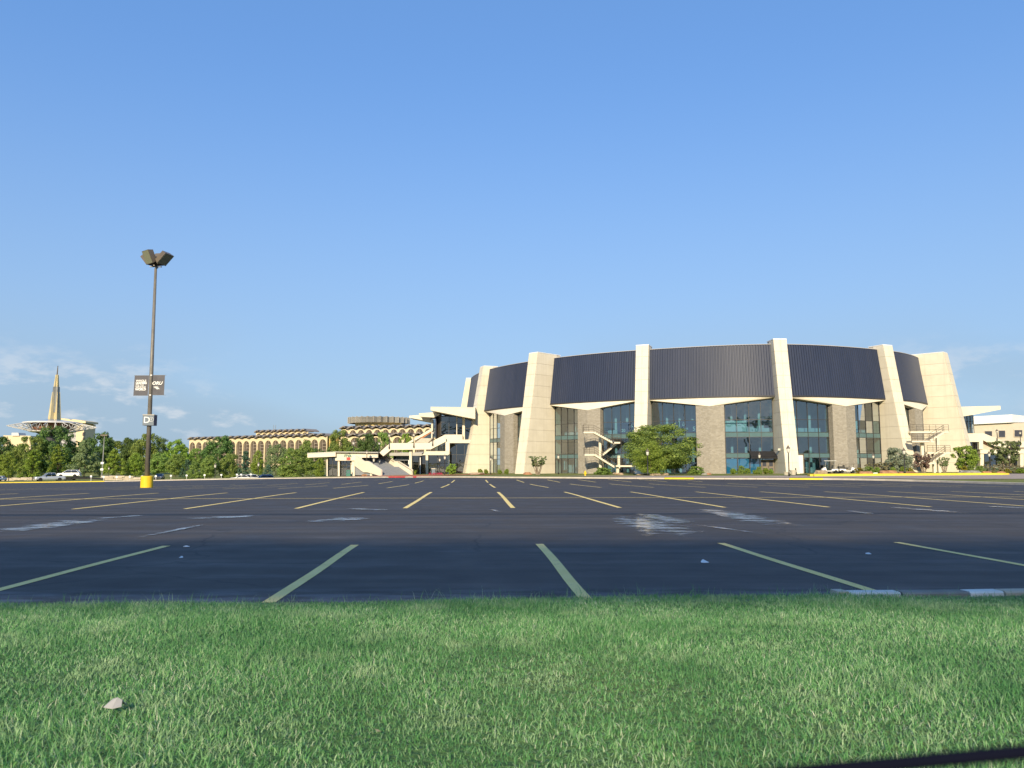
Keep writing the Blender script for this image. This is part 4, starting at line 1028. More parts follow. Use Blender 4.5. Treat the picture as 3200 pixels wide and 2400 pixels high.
rect('floor_band', 'cream', 820, 945, 1700, 1015, D2 - 1.0, 6, pav2, qr); rect('column', 'cream', 822, 1015, 884, 1235, D2 - 0.8, 0.9, pav2, qr); rect('column', 'cream', 1535, 1015, 1590, 1230, D2 - 0.8, 0.9, pav2, qr)
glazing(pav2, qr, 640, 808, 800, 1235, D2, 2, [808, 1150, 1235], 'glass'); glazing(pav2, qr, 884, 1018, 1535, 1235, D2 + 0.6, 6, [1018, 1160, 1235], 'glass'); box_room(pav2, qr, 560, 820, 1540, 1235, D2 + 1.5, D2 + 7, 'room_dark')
rect('roof_fascia', 'cream', 1150, 802, 1700, 905, D2 + 3, 8, pav2, qr); rect('fascia_strip', 'bronze_metal', 1350, 905, 1700, 922, D2 + 2.4, 7, pav2, qr)  # dark bronze strip along the foot of the roof fascia
# ---- white building behind it
wb = thing('white_building', 'beige and white two storey building with square dark windows', 'building', on(3180, 205))
D3 = 205.0
wallpoly('wall', 'wall_beige', [(640, 480), (2400, 455), (2400, 1260), (640, 1260)], D3, 20, wb, qr)
wallpoly('roof_band', 'white_cap', [(690, 352), (1390, 315), (1390, 458), (705, 492)], D3 - 0.8, 22, wb, qr)
m = MB(); a, b, c_, e = P(*qr(1390, 315), D3 - 0.8), P(*qr(1390, 458), D3 - 0.8), P(*qr(2300, 460), D3 + 9), P(*qr(2300, 420), D3 + 9)
m.prism([a, b, c_, e], (0, 14, 0)); m.build('roof_band', 'white_cap', wb)
for x0, y0, x1, y1 in ((905, 615, 1030, 712), (1155, 605, 1265, 720), (1435, 595, 1570, 712)):
    fr = rect('window', 'buff', x0 - 12, y0 - 12, x1 + 12, y1 + 12, D3 - 0.15, 0.3, wb, qr); rect('pane', 'room_dark', x0, y0, x1, y1, D3 - 0.2, 0.1, fr, qr)
# ================================================================== campus buildings on the skyline
def z2(x, y): return (540 + x / 4.254, 1240 + y / 4.254)
def z3(x, y): return (900 + x / 3.456, 1200 + y / 3.456)
def z1(x, y): return (x / 3.456, 1100 + y / 3.456)
def arch_bay(name, parent, a, b, z0, zs, zt, dep, colw, mat, seg=10, window=True, grid=0):
    """one bay of an arcade between columns a and b: arched opening, recessed window with cross bars"""
    a, b = Vector(a), Vector(b); d = b - a; W_ = d.length; d.normalize(); o = Vector((d.y, -d.x)); m = MB()
    hw = W_ / 2 - colw / 2
    def pt(x, z, k=0.0): q = a + d * x - o * k; return (q.x, q.y, z)
    prof = [(colw / 2, z0)] + [(W_ / 2 - hw * cos(pi * i / seg), zs + min(hw * 1.15, zt - zs - 0.35) * sin(pi * i / seg)) for i in range(seg + 1)] + [(W_ - colw / 2, z0)]
    out = [(0, z0), (0, zt), (W_, zt), (W_, z0)]
    n = len(prof)
    # front face as fans left and right, then the reveal
    vs = [pt(x, z) for x, z in prof] + [pt(x, z) for x, z in out] + [pt(x, z, dep) for x, z in prof] + [pt(0, z0, dep), pt(0, zt, dep), pt(W_, zt, dep), pt(W_, z0, dep)]
    half = n // 2; fs = []
    for i in range(half): fs.append((i, i + 1, n + 1) if i else (n, 0, 1, n + 1))
    fs.append((half, n + 2, n + 1))
    for i in range(half, n - 1): fs.append((i, i + 1, n + 2) if i < n - 2 else (i, n - 1, n + 3, n + 2))
    for i in range(n - 1): fs.append((i, n + 4 + i, n + 5 + i, i + 1))
    fs += [(n, n + 1, n + 4 + n + 1, n + 4 + n), (n + 3, n + 4 + n + 3, n + 4 + n + 2, n + 2)]
    m.add(vs, fs); bay = m.build('arch', mat, parent)
    if window:
        m = MB(); m.add([pt(colw / 2, z0, dep * 0.8), pt(W_ - colw / 2, z0, dep * 0.8), pt(W_ - colw / 2, zt, dep * 0.8), pt(colw / 2, zt, dep * 0.8)], [(0, 1, 2, 3)]); m.build('window', 'brown_panel', bay)
        if grid:
            m = MB()
            for i in range(1, grid): z = z0 + (zt - z0) * i / grid; p = Vector(pt(W_ * 0.42, z, dep * 0.7)); q = Vector(pt(W_ - colw / 2, z, dep * 0.7)); m.tube(p, q, 0.10, k=4)
            for x in (0.22, 0.42): m.tube(pt(W_ * x, z0, dep * 0.7), pt(W_ * x, zt, dep * 0.7), 0.08, k=4)
            m.build('window_bars', 'arch_grid', bay)
    return bay
def arcade(parent, pL, DL, pR, DR, n, y_roofL, y_roofR, zfoot, grid, roof_over=1.6, arch_drop=2.4, dep=0.55, colw=0.7, mat='arch_cream', tall=True, rise=1.2):
    A = P(pL, y_roofL, DL); B = P(pR, y_roofR, DR); zt = (A.z + B.z) / 2
    pts = [Vector((A.x, A.y)).lerp(Vector((B.x, B.y)), i / n) for i in range(n + 1)]; W_ = (pts[1] - pts[0]).length
    d = (pts[1] - pts[0]).normalized(); o = Vector((d.y, -d.x))
    for i in range(n): arch_bay('arch', parent, pts[i], pts[i + 1], zfoot, zt - arch_drop - W_ * 0.42, zt - 0.55, dep, colw, mat, grid=grid)
    # folded roof: a ridge over every bay, dark gable end on each
    for i in range(n):
        a, b = pts[i], pts[i + 1]; m = MB()
        def V(p, z, k): q = p + o * k; return Vector((q.x, q.y, z))
        mid_ = (a + b) / 2
        for u, v, zu, zv in ((a, mid_, zt - 0.5, zt + rise * 0.45), (mid_, b, zt + rise * 0.45, zt - 0.5)):
            m.hexa([V(u, zu, roof_over), V(v, zv, roof_over), V(v, zv, -9), V(u, zu, -9)], [q + Vector((0, 0, 0.5)) for q in (V(u, zu, roof_over), V(v, zv, roof_over), V(v, zv, -9), V(u, zu, -9))])
        rf = m.build('roof_fold', 'roof_grey', parent)
        m = MB(); c_ = V(b - d * W_ * 0.12, zt + 0.35, roof_over + 0.05); m.box(c_, (W_ * 0.26, 0.3, 0.9), math.atan2(d.y, d.x)); m.build('gable_end', 'dark_flashing', rf)
    return pts, zt, d, o
lib = thing('arcaded_building', 'long tan building with rows of tall slender arches and folded grey roof', 'building', on(810, 410))
pts, zt, d_, o_ = arcade(lib, 592, 440, 1022, 385, 19, 1374, 1357, 0.2, 9)
arcade(lib, 800, 432, 962, 415, 9, 1352, 1343, 12, 0, arch_drop=1.2, colw=0.6)
m = MB(); A = pts[0]; B = pts[-1]; back = -o_ * 26
m.prism([(p.x, p.y, 0) for p in (A - o_ * 2.2, B - o_ * 2.2, B + back, A + back)], (0, 0, zt - 0.6)); m.build('core_wall', 'gold_wall', lib)
mb_ = MB(); A2 = P(800, 1352, 434); B2 = P(962, 1343, 417); mb_.prism([(A2.x, A2.y + 2, 10), (B2.x, B2.y + 2, 10), (B2.x, B2.y + 22, 10), (A2.x, A2.y + 22, 10)], (0, 0, A2.z - 10.6)); mb_.build('core_wall', 'gold_wall', lib)
for px in (855, 861):
    a = P(px, 1346, 425); m = MB(); m.tube((a.x, 425, a.z - 1), (a.x, 425, P(px, 1328, 425).z), 0.12, k=5); m.build('antenna', 'galv', lib)
grad = thing('crowned_building', 'tan arched building crowned by a drum of folded grey screens', 'building', on(1200, 365))
pts, zt, d_, o_ = arcade(grad, 1066, 372, 1352, 352, 11, 1334, 1336, 9, 4, arch_drop=1.3, colw=0.8)
m = MB(); A = pts[0]; B = pts[-1]; m.prism([(p.x, p.y, 5) for p in (A - o_ * 2.2, B - o_ * 2.2, B - o_ * 28, A - o_ * 28)], (0, 0, zt - 5.6)); m.build('core_wall', 'arch_cream', grad)
arcade(grad, 1060, 366, 1400, 346, 10, 1358, 1360, 0.5, 5, arch_drop=1.3, colw=1.0)
m = MB(); A = P(1060, 1358, 369); B = P(1400, 1360, 349); m.prism([(A.x, A.y + 2.2, 0), (B.x, B.y + 2.2, 0), (B.x, B.y + 26, 0), (A.x, A.y + 26, 0)], (0, 0, A.z - 0.6)); m.build('core_wall', 'gold_wall', grad)
# drum of folded screens
cz = P(1184, 1330, 392); DRm = 14.0; zc0 = cz.z; ztop = P(1184, 1300, 378).z; zmid = P(1184, 1319, 378).z
m = MB(); m.lathe([(DRm - 2.2, 0), (DRm - 2.2, ztop - zc0 - 0.4)], 24, (cz.x, 392, zc0 - 1)); m.build('drum_wall', 'gold_wall', grad)
NF = 30
for i in range(NF):
    a0, a1, a2 = (2 * pi * (i + q) / NF for q in (0, 0.5, 1)); m = MB()
    def C(a, r, z): return Vector((cz.x + r * cos(a), 392 + r * sin(a), z))
    for b0, r0, b1, r1 in ((a0, DRm, a1, DRm + 1.4), (a1, DRm + 1.4, a2, DRm)):
        zb0, zb1 = zmid, zmid
        m.hexa([C(b0, r0, zb0), C(b1, r1, zb1), C(b1, r1 - 0.25, zb1), C(b0, r0 - 0.25, zb0)], [C(b0, r0, ztop - (0 if r0 > DRm else 0.4)), C(b1, r1, ztop - (0 if r1 > DRm else 0.4)), C(b1, r1 - 0.25, ztop - (0 if r1 > DRm else 0.4)), C(b0, r0 - 0.25, ztop - (0 if r0 > DRm else 0.4))])
    sc_ = m.build('folded_screen', 'screen_glass', grad)
    m = MB()
    for q in (0.0, 0.25, 0.5, 0.75, 1.0): z = zmid + (ztop - zmid - 0.3) * q; m.tube(C(a0, DRm + 0.06, z), C(a1, DRm + 1.48, z), 0.07, k=4); m.tube(C(a1, DRm + 1.48, z), C(a2, DRm + 0.06, z), 0.07, k=4)
    m.tube(C(a1, DRm + 1.5, zmid), C(a1, DRm + 1.5, ztop), 0.09, k=4); m.build('screen_bars', 'arch_grid', sc_)
m = MB(); m.lathe([(DRm - 0.6, ztop - 0.6), (0.1, ztop - 0.2)], 24, (cz.x, 392, 0)); m.build('drum_roof', 'roof_grey', grad)
# low wall and terrace below the arcade
m = MB(); a = P(850, 1454, 330); m.span(a.x - 1, a.x + 16, 330, 331, -0.5, P(850, 1441, 330).z); m.build('terrace_wall', 'arch_cream', lib)

# ---- prayer-tower-like landmark: spire over a trussed disc
DT_ = 450.0
tw = thing('observation_tower', 'golden needle spire rising from a wide white trussed disc above trees', 'tower', on(166, DT_))
c = P(165, 1331, DT_); zb = P(165, 1314, DT_).z; zt_ = P(178, 1171, DT_).z; zn = P(181, 1143, DT_).z
ctop = P(178.5, 1171, DT_).x
def star(z, r, n=6, f=0.52, cx=c.x): return [(cx + (r if i % 2 == 0 else r * f) * cos(pi * i / n + 0.35), DT_ + (r if i % 2 == 0 else r * f) * sin(pi * i / n + 0.35), z) for i in range(2 * n)]
def loft(rings, name, mat, parent):
    m = MB(); n = len(rings[0]); vs = [p for r_ in rings for p in r_]
    m.add(vs, [(j * n + i, j * n + (i + 1) % n, (j + 1) * n + (i + 1) % n, (j + 1) * n + i) for j in range(len(rings) - 1) for i in range(n)] + [tuple(range(n))[::-1], tuple(range((len(rings) - 1) * n, len(rings) * n))])
    return m.build(name, mat, parent)
cxb = P(170, 1314, DT_).x; cxm = P(175.5, 1225, DT_).x
zm = P(175, 1225, DT_).z
loft([star(zb - 3, 3.7, cx=cxb), star(zm, 2.05, cx=cxm)], 'spire_shaft', 'spire_gold', tw)
loft([star(zm - 12, 2.35, f=0.8, cx=cxb + (cxm - cxb) * 0.55), star(zm + 3, 1.75, f=0.8, cx=cxm)], 'spire_glazing', 'screen_glass', tw)
loft([star(zm, 1.75, cx=cxm), star(zt_, 0.85, cx=ctop)], 'spire_shaft', 'spire_gold', tw)
m = MB(); m.tube((ctop, DT_, zt_ - 1), (P(181, 1143, DT_).x, DT_, zn), 0.42, 0.2, 6); m.build('needle', 'bronze_metal', tw)
zd = c.z; RD = 22.5; NA = 24
m = MB(); m.lathe([(11.5, zd + 2.2), (10.8, zd + 2.6), (4.5, P(165, 1314, DT_).z + 0.3), (3.2, P(165, 1313, DT_).z + 0.5)], 32, (c.x, DT_, 0)); m.build('dome_roof', 'spire_glass', tw)
m = MB(); m.lathe([(9.0, zd - 3.6), (10.5, zd - 1.8), (11.2, zd + 2.1)], 32, (c.x, DT_, 0)); m.build('deck_band', 'deck_red', tw)
m = MB(); m.lathe([(4.5, zd - 22), (4.5, zd - 6), (9.0, zd - 3.7)], 24, (c.x, DT_, 0)); m.build('stem', 'dark_flashing', tw)
m = MB(); m.lathe([(11.6, zd + 1.9), (15.2, zd + 1.3), (15.2, zd + 1.9), (11.6, zd + 2.5)], 40, (c.x, DT_, 0)); m.build('disc_ring', 'truss_white', tw)
m = MB(); m.lathe([(10.0, zd - 3.9), (12.0, zd - 3.5), (12.0, zd - 3.1), (10.0, zd - 3.3)], 40, (c.x, DT_, 0)); m.build('disc_ring', 'truss_white', tw)
for i in range(NA):
    a = 2 * pi * (i + 0.3) / NA; u = Vector((cos(a), sin(a), 0)); h = Vector((c.x, DT_, 0)); m = MB(); z_ = Vector((0, 0, 1))
    m.tube(h + u * 11 + z_ * (zd + 2.2), h + u * RD + z_ * (zd - 0.4), 0.20, 0.16, 5); m.tube(h + u * 10.5 + z_ * (zd - 3.4), h + u * RD + z_ * (zd - 0.5), 0.20, 0.16, 5)
    m.tube(h + u * 13.5 + z_ * (zd + 1.6), h + u * 11 + z_ * (zd - 3.2), 0.13, k=5); m.tube(h + u * 13.5 + z_ * (zd + 1.6), h + u * 16.2 + z_ * (zd - 2.0), 0.13, k=5); m.tube(h + u * 18 + z_ * (zd + 0.5), h + u * 16.2 + z_ * (zd - 2.0), 0.12, k=5)
    m.build('truss_arm', 'truss_white', tw)
# ---- blocks behind it
blk = thing('slab_block', 'tall cream slab building rising behind the trussed disc', 'building', on(228, 520))
def s1(name, mat, pts, D, dep, parent): return wallpoly(name, mat, pts, D, dep, parent, z1)
s1('wall', 'arch_cream', [(825, 760), (915, 775), (880, 1100), (815, 1100)], 520, 14, blk); s1('wall', 'tower_grey', [(640, 735), (830, 752), (822, 1100), (640, 1100)], 521, 14, blk)
s1('roof_ledge', 'arch_cream', [(440, 738), (640, 712), (740, 722), (770, 740), (740, 760), (440, 752)], 518, 16, blk); s1('roof_ledge', 'arch_cream', [(755, 740), (790, 725), (860, 735), (925, 748), (925, 768), (760, 768)], 517, 16, blk)
for y in (800, 870, 930): s1('balcony', 'dark_flashing', [(893, y), (912, y - 5), (912, y + 30), (890, y + 34)], 519.6, 1, blk)
dorm = thing('hall_block', 'far cream hall with boxy rooftop plant room above the trees', 'building', on(48, 540))
s1('wall', 'arch_cream', [(36, 900), (330, 905), (330, 1150), (36, 1150)], 540, 20, dorm); s1('plant_room', 'truss_white', [(125, 872), (198, 872), (205, 905), (125, 905)], 539, 8, dorm); s1('window_band', 'brown_panel', [(36, 935), (70, 940), (70, 952), (36, 948)], 539.6, 0.5, dorm)
s1('window_band', 'brown_panel', [(230, 920), (300, 922), (300, 934), (230, 932)], 539.6, 0.5, dorm)

# ---- unseen walkway and leaf row added behind the viewer to shade the first bays
wk = thing('shade_walkway', 'unseen footbridge with hedges across the road that shades the first bays', 'blocker', (0, -26, 0))
CT = cos(SUN_AZ - pi) / math.tan(SUN_EL)               # metres of shadow per metre of height
WZ = (12.0 + 24.0) / CT
m = MB(); WB = WZ - 0.55; YB = 6.55 - WB * CT; m.span(-95, 110, YB, -24.0, WB, WZ); m.build('deck', 'kerb_concrete', wk)
for x in (-80, -40, 42, 85):
    m = MB(); m.tube((x, -25.5, 0), (x, -25.5, WB + 0.05), 0.7, k=14); m.build('column', 'kerb_concrete', wk)
rgw = np.random.default_rng(44); nW = 16000; xw = rgw.uniform(-60, 70, nW); hw = (0.55 + 0.5 * np.sin(xw * 0.7 + 1.5 * np.sin(xw * 0.31)) * 0.5 + 0.3 * np.sin(xw * 2.3)) * rgw.random(nW) ** 1.6 * 1.1 + 0.05
cw = np.stack([xw, -24.3 + rgw.normal(0, 0.15, nW), WZ + np.abs(hw)], 1); aw = rgw.normal(size=(nW, 3)); aw /= np.linalg.norm(aw, axis=1)[:, None]; bw = np.cross(aw, rgw.normal(size=(nW, 3))); bw /= np.linalg.norm(bw, axis=1)[:, None]
Vw = np.stack([cw - aw * 0.09, cw + bw * 0.05, cw + aw * 0.09, cw - bw * 0.05], 1)
SHADE_LEAF_V = Vw
# ================================================================== trees, shrubs, boulders
def leaf_cloud(rg, centres, radii, per, size, squash=1.0, flat=0.0, droop=0.0):
    """small leaf faces spread over clumps; returns vertices of quads (n,4,3)"""
    P_, N_ = [], []
    for c, r, k in zip(centres, radii, per):
        d = rg.normal(size=(k, 3)); d /= np.linalg.norm(d, axis=1)[:, None]; rad = r * rg.uniform(0.35, 1.05, k) ** 0.6
        q = d * rad[:, None]; q[:, 2] *= squash; P_.append(c + q); N_.append(d * 1.5 + rg.normal(0, 0.5, (k, 3)) + np.array([0, 0, 0.3]))
    p = np.concatenate(P_); nn = np.concatenate(N_); nn /= np.linalg.norm(nn, axis=1)[:, None]
    if flat: nn = nn * (1 - flat) + np.array([0, 0, 1.0]) * flat; nn /= np.linalg.norm(nn, axis=1)[:, None]
    n = len(p); t = np.cross(nn, rg.normal(size=(n, 3))); t /= np.linalg.norm(t, axis=1)[:, None] + 1e-9; b = np.cross(nn, t)
    s = size * rg.uniform(0.6, 1.35, n); w = s * rg.uniform(0.45, 0.75, n)
    V = np.stack([p - t * s[:, None], p + b * w[:, None] - t * s[:, None] * 0.1, p + t * s[:, None], p - b * w[:, None] + t * s[:, None] * 0.15], 1)
    V[:, 2, 2] -= droop * s; return V
def quad_mesh(name, V, mats, mi=None):
    n = len(V); me = bpy.data.meshes.new(name); me.vertices.add(4 * n); me.vertices.foreach_set('co', V.reshape(-1).astype(np.float32))
    me.loops.add(4 * n); me.loops.foreach_set('vertex_index', np.arange(4 * n, dtype=np.int32)); me.polygons.add(n); me.polygons.foreach_set('loop_start', np.arange(0, 4 * n, 4, dtype=np.int32))
    for m in mats: me.materials.append(MATS[m])
    me.update(); me.validate(); return me
link('hedge', quad_mesh('hedge', SHADE_LEAF_V, ['leaf_mid']), wk)  # leaf row added to roughen the edge of the walkway's shadow
tag(link('fallen_leaves', quad_mesh('fallen_leaves', LITTER_V, ['leaf_straw'])), 'scattered dry leaf bits in the verge grass', 'leaves', kind='stuff')
def crown(seed, shape, h, rx, mat, n=5200, size=0.17, base=0.22, clumps=60):
    """shape: round, tall, cone, spread, layered, loose"""
    rg = np.random.default_rng(seed); C, Rr = [], []
    lob = [(rg.uniform(0, 2 * pi), rg.uniform(0.25, 0.9), rg.uniform(0.10, 0.28)) for _ in range(5)]
    for i in range(clumps * 3):
        if len(C) >= clumps: break
        t = rg.uniform(0, 1); a = rg.uniform(0, 2 * pi)
        if shape == 'cone': w = (1 - t) ** 0.75 * (0.85 + 0.3 * rg.random()) + 0.06
        elif shape == 'tall': w = 0.75 * (sin(pi * (0.12 + 0.86 * t))) ** 0.6
        elif shape == 'spread': w = (sin(pi * (0.18 + 0.78 * t))) ** 0.5
        elif shape == 'layered': t = (int(t * 9) + rg.uniform(0.0, 0.75)) / 9; w = (1 - t) ** 0.6 * (0.7 + 0.5 * rg.random()) + 0.08
        elif shape == 'loose': w = 0.55 + 0.45 * t
        else: w = (sin(pi * (0.08 + 0.86 * t))) ** 0.55
        w *= 1 + sum(k * cos(a - aa) * math.exp(-((t - tt) / 0.25) ** 2) for aa, tt, k in lob)
        rr = rx * w * math.sqrt(rg.uniform(0.12, 1.0)); z = h * (base + (1 - base) * t * 0.94)
        C.append(np.array([rr * cos(a), rr * sin(a), z])); Rr.append(rx * rg.uniform(0.17, 0.36) * (0.75 if shape in ('cone', 'layered') else 0.5 if shape == 'loose' else 1) * (1 - 0.35 * t))
    Rr = np.array(Rr); per = (n * (Rr ** 2) / (Rr ** 2).sum()).astype(int) + 6
    V = leaf_cloud(rg, C, Rr, per, size, 0.72 if shape != 'layered' else 0.5, 0.55 if shape == 'layered' else 0.0, 0.2)
    V[:, :, 2] = np.maximum(V[:, :, 2], 0.06)
    return quad_mesh('crown', V, [mat]), C
def trunk(seed, h, r, C, bark, stems=1, base=0.3):
    rg = random.Random(seed); m = MB()
    for s in range(stems):
        an = 2 * pi * s / max(1, stems) + rg.random(); off = (0.12 * h if stems > 1 else 0.0); p = Vector((cos(an) * r * 0.8, sin(an) * r * 0.8, -0.1)) if stems > 1 else Vector((0, 0, -0.2))
        k = 6; lean = Vector((cos(an) * off, sin(an) * off, 0))
        for i in range(k):
            q = Vector((p.x, p.y, p.z)) + Vector((rg.uniform(-1, 1) * r * 0.5, rg.uniform(-1, 1) * r * 0.5, h * 0.85 / k)) + lean / k * 2
            m.tube(p, q, r * (1 - i / k * 0.85), r * (1 - (i + 1) / k * 0.85), 7, cap=False); p = q
            if i >= 1 or stems > 1:
                for _ in range(2 if stems == 1 else 1):
                    c = Vector(rg.choice(C)); m.tube(p, p.lerp(c, 0.8), r * (0.45 - 0.05 * i), r * 0.08, 5, cap=False)
    return m
PROTO = {}
def proto(key, seed, shape, mat, n=5200, size=0.15, base=0.16, clumps=105, r=0.022, bark='bark', stems=1, rx=0.42):
    """unit-height tree, later scaled"""
    me, C = crown(seed, shape, 1.0, rx, mat, n, size * 0.12, base, clumps); tm = trunk(seed, 1.0, r, C, bark, stems, base)
    tb = bpy.data.meshes.new('trunk'); tb.from_pydata(tm.v, [], tm.f); tb.materials.append(MATS[bark]); tb.polygons.foreach_set('use_smooth', [True] * len(tb.polygons)); PROTO[key] = (me, tb)
proto('dark_a', 1, 'round', 'leaf_dark', 11200); proto('dark_b', 2, 'tall', 'leaf_dark', 9600); proto('dark_c', 3, 'spread', 'leaf_dark', 11200)
proto('mid_a', 4, 'round', 'leaf_mid', 11200); proto('mid_b', 5, 'spread', 'leaf_mid', 11200); proto('mid_c', 15, 'tall', 'leaf_mid', 9600)
proto('yel_a', 6, 'cone', 'leaf_yellow', 8320, base=0.14); proto('yel_b', 7, 'round', 'leaf_yellow', 9600); proto('yel_c', 8, 'tall', 'leaf_yellow', 8320)
proto('cyp_a', 16, 'layered', 'leaf_yellow', 8960, base=0.14, rx=0.40); proto('cyp_b', 17, 'layered', 'leaf_yellow', 8960, base=0.10, rx=0.42, clumps=80)
proto('grey_a', 9, 'cone', 'leaf_grey', 10400, base=0.14, rx=0.46); proto('grey_b', 10, 'spread', 'leaf_grey', 9600); proto('blue_a', 11, 'layered', 'leaf_blue', 9600, base=0.08, rx=0.36); proto('blue_b', 12, 'cone', 'leaf_blue', 9600, base=0.06)
def plant(name, label, key, loc, h, w, cat='tree', group=None, seed=0):
    """a tree or shrub: trunk and crown under one Empty, w = crown width"""
    o = thing(name, label, cat, loc, group, rz=(seed * 2.399) % 6.28, local=True); me, tb = PROTO[key]
    s = w / (max(v.co.x for v in me.vertices) - min(v.co.x for v in me.vertices)); o.scale = (s, s, h)
    link('crown', me, o); link('trunk', tb, o); return o
def tree(px, ytop, w_px, D, key, label, name='tree', group=None, ybase=None, seed=None):
    g = on(px, D); zt = P(px, ytop, D).z; w = w_px / FPX * D
    return plant(name, label, key, g, max(1.5, zt - g.z) * 1.02, w, 'tree', group, seed if seed is not None else int(px * 7 + D))
GB = 'trees on the campus lawn'
for args in [
    (171, 1330, 138, 262, 'dark_a', 'huge dark green tree hiding the foot of the trussed disc tower', 'broad_tree'),
    (88, 1363, 110, 255, 'mid_a', 'mid green tree between the huge dark tree and the picture edge', 'broad_tree'),
    (2, 1362, 90, 270, 'dark_b', 'dark tree cut by the picture edge beside the far cream hall', 'broad_tree'),
    (22, 1414, 66, 215, 'yel_b', 'pale yellow green tree at the edge behind the lamp post', 'young_tree'),
    (104, 1400, 78, 196, 'cyp_a', 'yellow green layered tree standing in front of the silver pickup', 'cypress_tree'),
    (180, 1384, 74, 206, 'cyp_b', 'slim layered yellow tree just behind the trailer', 'cypress_tree'),
    (262, 1372, 112, 232, 'grey_a', 'grey green cone shaped tree above the trailer ramp', 'cone_tree'),
    (312, 1351, 104, 285, 'dark_c', 'dark round tree behind the tall thin far light pole', 'broad_tree'),
    (357, 1401, 84, 222, 'yel_a', 'bright yellow green tree to the east of the thin far light pole', 'young_tree'),
    (398, 1366, 66, 292, 'dark_b', 'narrow dark tree between round dark tree and banner pole', 'broad_tree'),
    (458, 1353, 104, 290, 'mid_a', 'tall green tree directly behind the banner pole', 'broad_tree'),
    (424, 1414, 56, 226, 'yel_c', 'small yellow green tree with pale trunk by the yellow pole base', 'young_tree'),
    (494, 1412, 66, 220, 'mid_c', 'olive young tree just east of the banner pole', 'young_tree'),
    (546, 1374, 92, 246, 'yel_b', 'golden green tree beside the first slender arches', 'broad_tree'),
    (552, 1418, 64, 214, 'mid_a', 'low green tree under the golden green tree', 'young_tree'),
    (688, 1362, 104, 268, 'dark_c', 'tall dark tree hiding several slender arches', 'broad_tree'),
    (613, 1446, 56, 186, 'mid_b', 'small bushy tree in front of the slender arches', 'young_tree'),
    (655, 1420, 60, 200, 'mid_c', 'leafy tree behind the lamp post by the stone wall', 'young_tree'),
    (716, 1416, 74, 204, 'mid_a', 'rounded olive tree above the stone retaining wall', 'young_tree'),
    (766, 1405, 60, 200, 'blue_a', 'blue green conifer with drooping layers behind the white cars', 'conifer'),
    (806, 1406, 44, 222, 'yel_c', 'narrow bright yellow tree behind the lime and blue cars', 'young_tree'),
    (862, 1386, 76, 245, 'grey_b', 'grey green spreading tree below the arcade windows', 'broad_tree'),
    (925, 1404, 132, 176, 'mid_b', 'broad leafy tree left of the ticket office roof', 'broad_tree'),
    (958, 1372, 66, 215, 'mid_c', 'taller tree rising behind the broad tree near the ticket office', 'broad_tree'),
    (1062, 1342, 88, 205, 'mid_a', 'round green tree behind the ticket office roof', 'broad_tree'),
    (1142, 1354, 88, 210, 'dark_c', 'dark tree behind the staircase top with lamps before it', 'broad_tree'),
    (1196, 1350, 66, 214, 'mid_b', 'green tree between staircase and crowned building', 'broad_tree'),
    (1266, 1355, 62, 196, 'yel_b', 'bright yellow green tree behind the bridge parapet', 'young_tree'),
    (1100, 1392, 74, 190, 'mid_c', 'low green tree just above the ticket office emblem', 'young_tree'),
    (1000, 1432, 42, 168, 'yel_b', 'small yellow shrubby tree behind the satellite dish', 'young_tree'),
    (905, 1440, 70, 188, 'mid_a', 'dark lower boughs tree beside the rocky bank', 'young_tree'),
    (838, 1452, 40, 196, 'blue_b', 'small blue green conifer by the rocky bank', 'conifer'),
    (585, 1436, 46, 205, 'blue_b', 'small dark conifer among the trees left of the arches', 'conifer'),
    ]: tree(*args[:6], name=args[6], group=GB)
# far wood that closes the horizon
kk = 0
FARL = ['far wood tree at the very edge of the picture', 'far wood tree below the far cream hall', 'far wood tree between the hall and the huge dark tree', 'far wood tree at the foot of the cream slab building', 'far wood tree just left of the round dark tree', 'far wood tree right of the thin far light pole', 'far wood tree behind the narrow dark tree', 'far wood tree right behind the banner pole sign', 'far wood tree behind the golden green tree', 'far wood tree at the first slender arch', 'far wood tree beside the second slender arch', 'far wood tree low before the arcade windows', 'far wood tree at the end of the arcade', 'far wood tree between arcade and crowned building']
for px, yt, wpx, D, key in [(-60, 1372, 120, 330, 'dark_a'), (40, 1392, 110, 335, 'dark_c'), (120, 1392, 90, 330, 'mid_a'), (215, 1388, 100, 330, 'dark_b'), (268, 1378, 90, 335, 'dark_a'), (355, 1376, 100, 335, 'mid_b'), (420, 1372, 80, 332, 'dark_c'), (500, 1368, 80, 335, 'dark_a'), (560, 1388, 80, 330, 'dark_b'), (610, 1400, 60, 360, 'mid_a'), (650, 1395, 60, 362, 'dark_a'), (905, 1400, 60, 350, 'mid_b'), (985, 1400, 70, 335, 'dark_a'), (1040, 1385, 60, 320, 'dark_b')]:
    tree(px, yt, wpx, D, key, FARL[kk], 'wood_tree', 'trees of the far wood', seed=kk); kk += 1
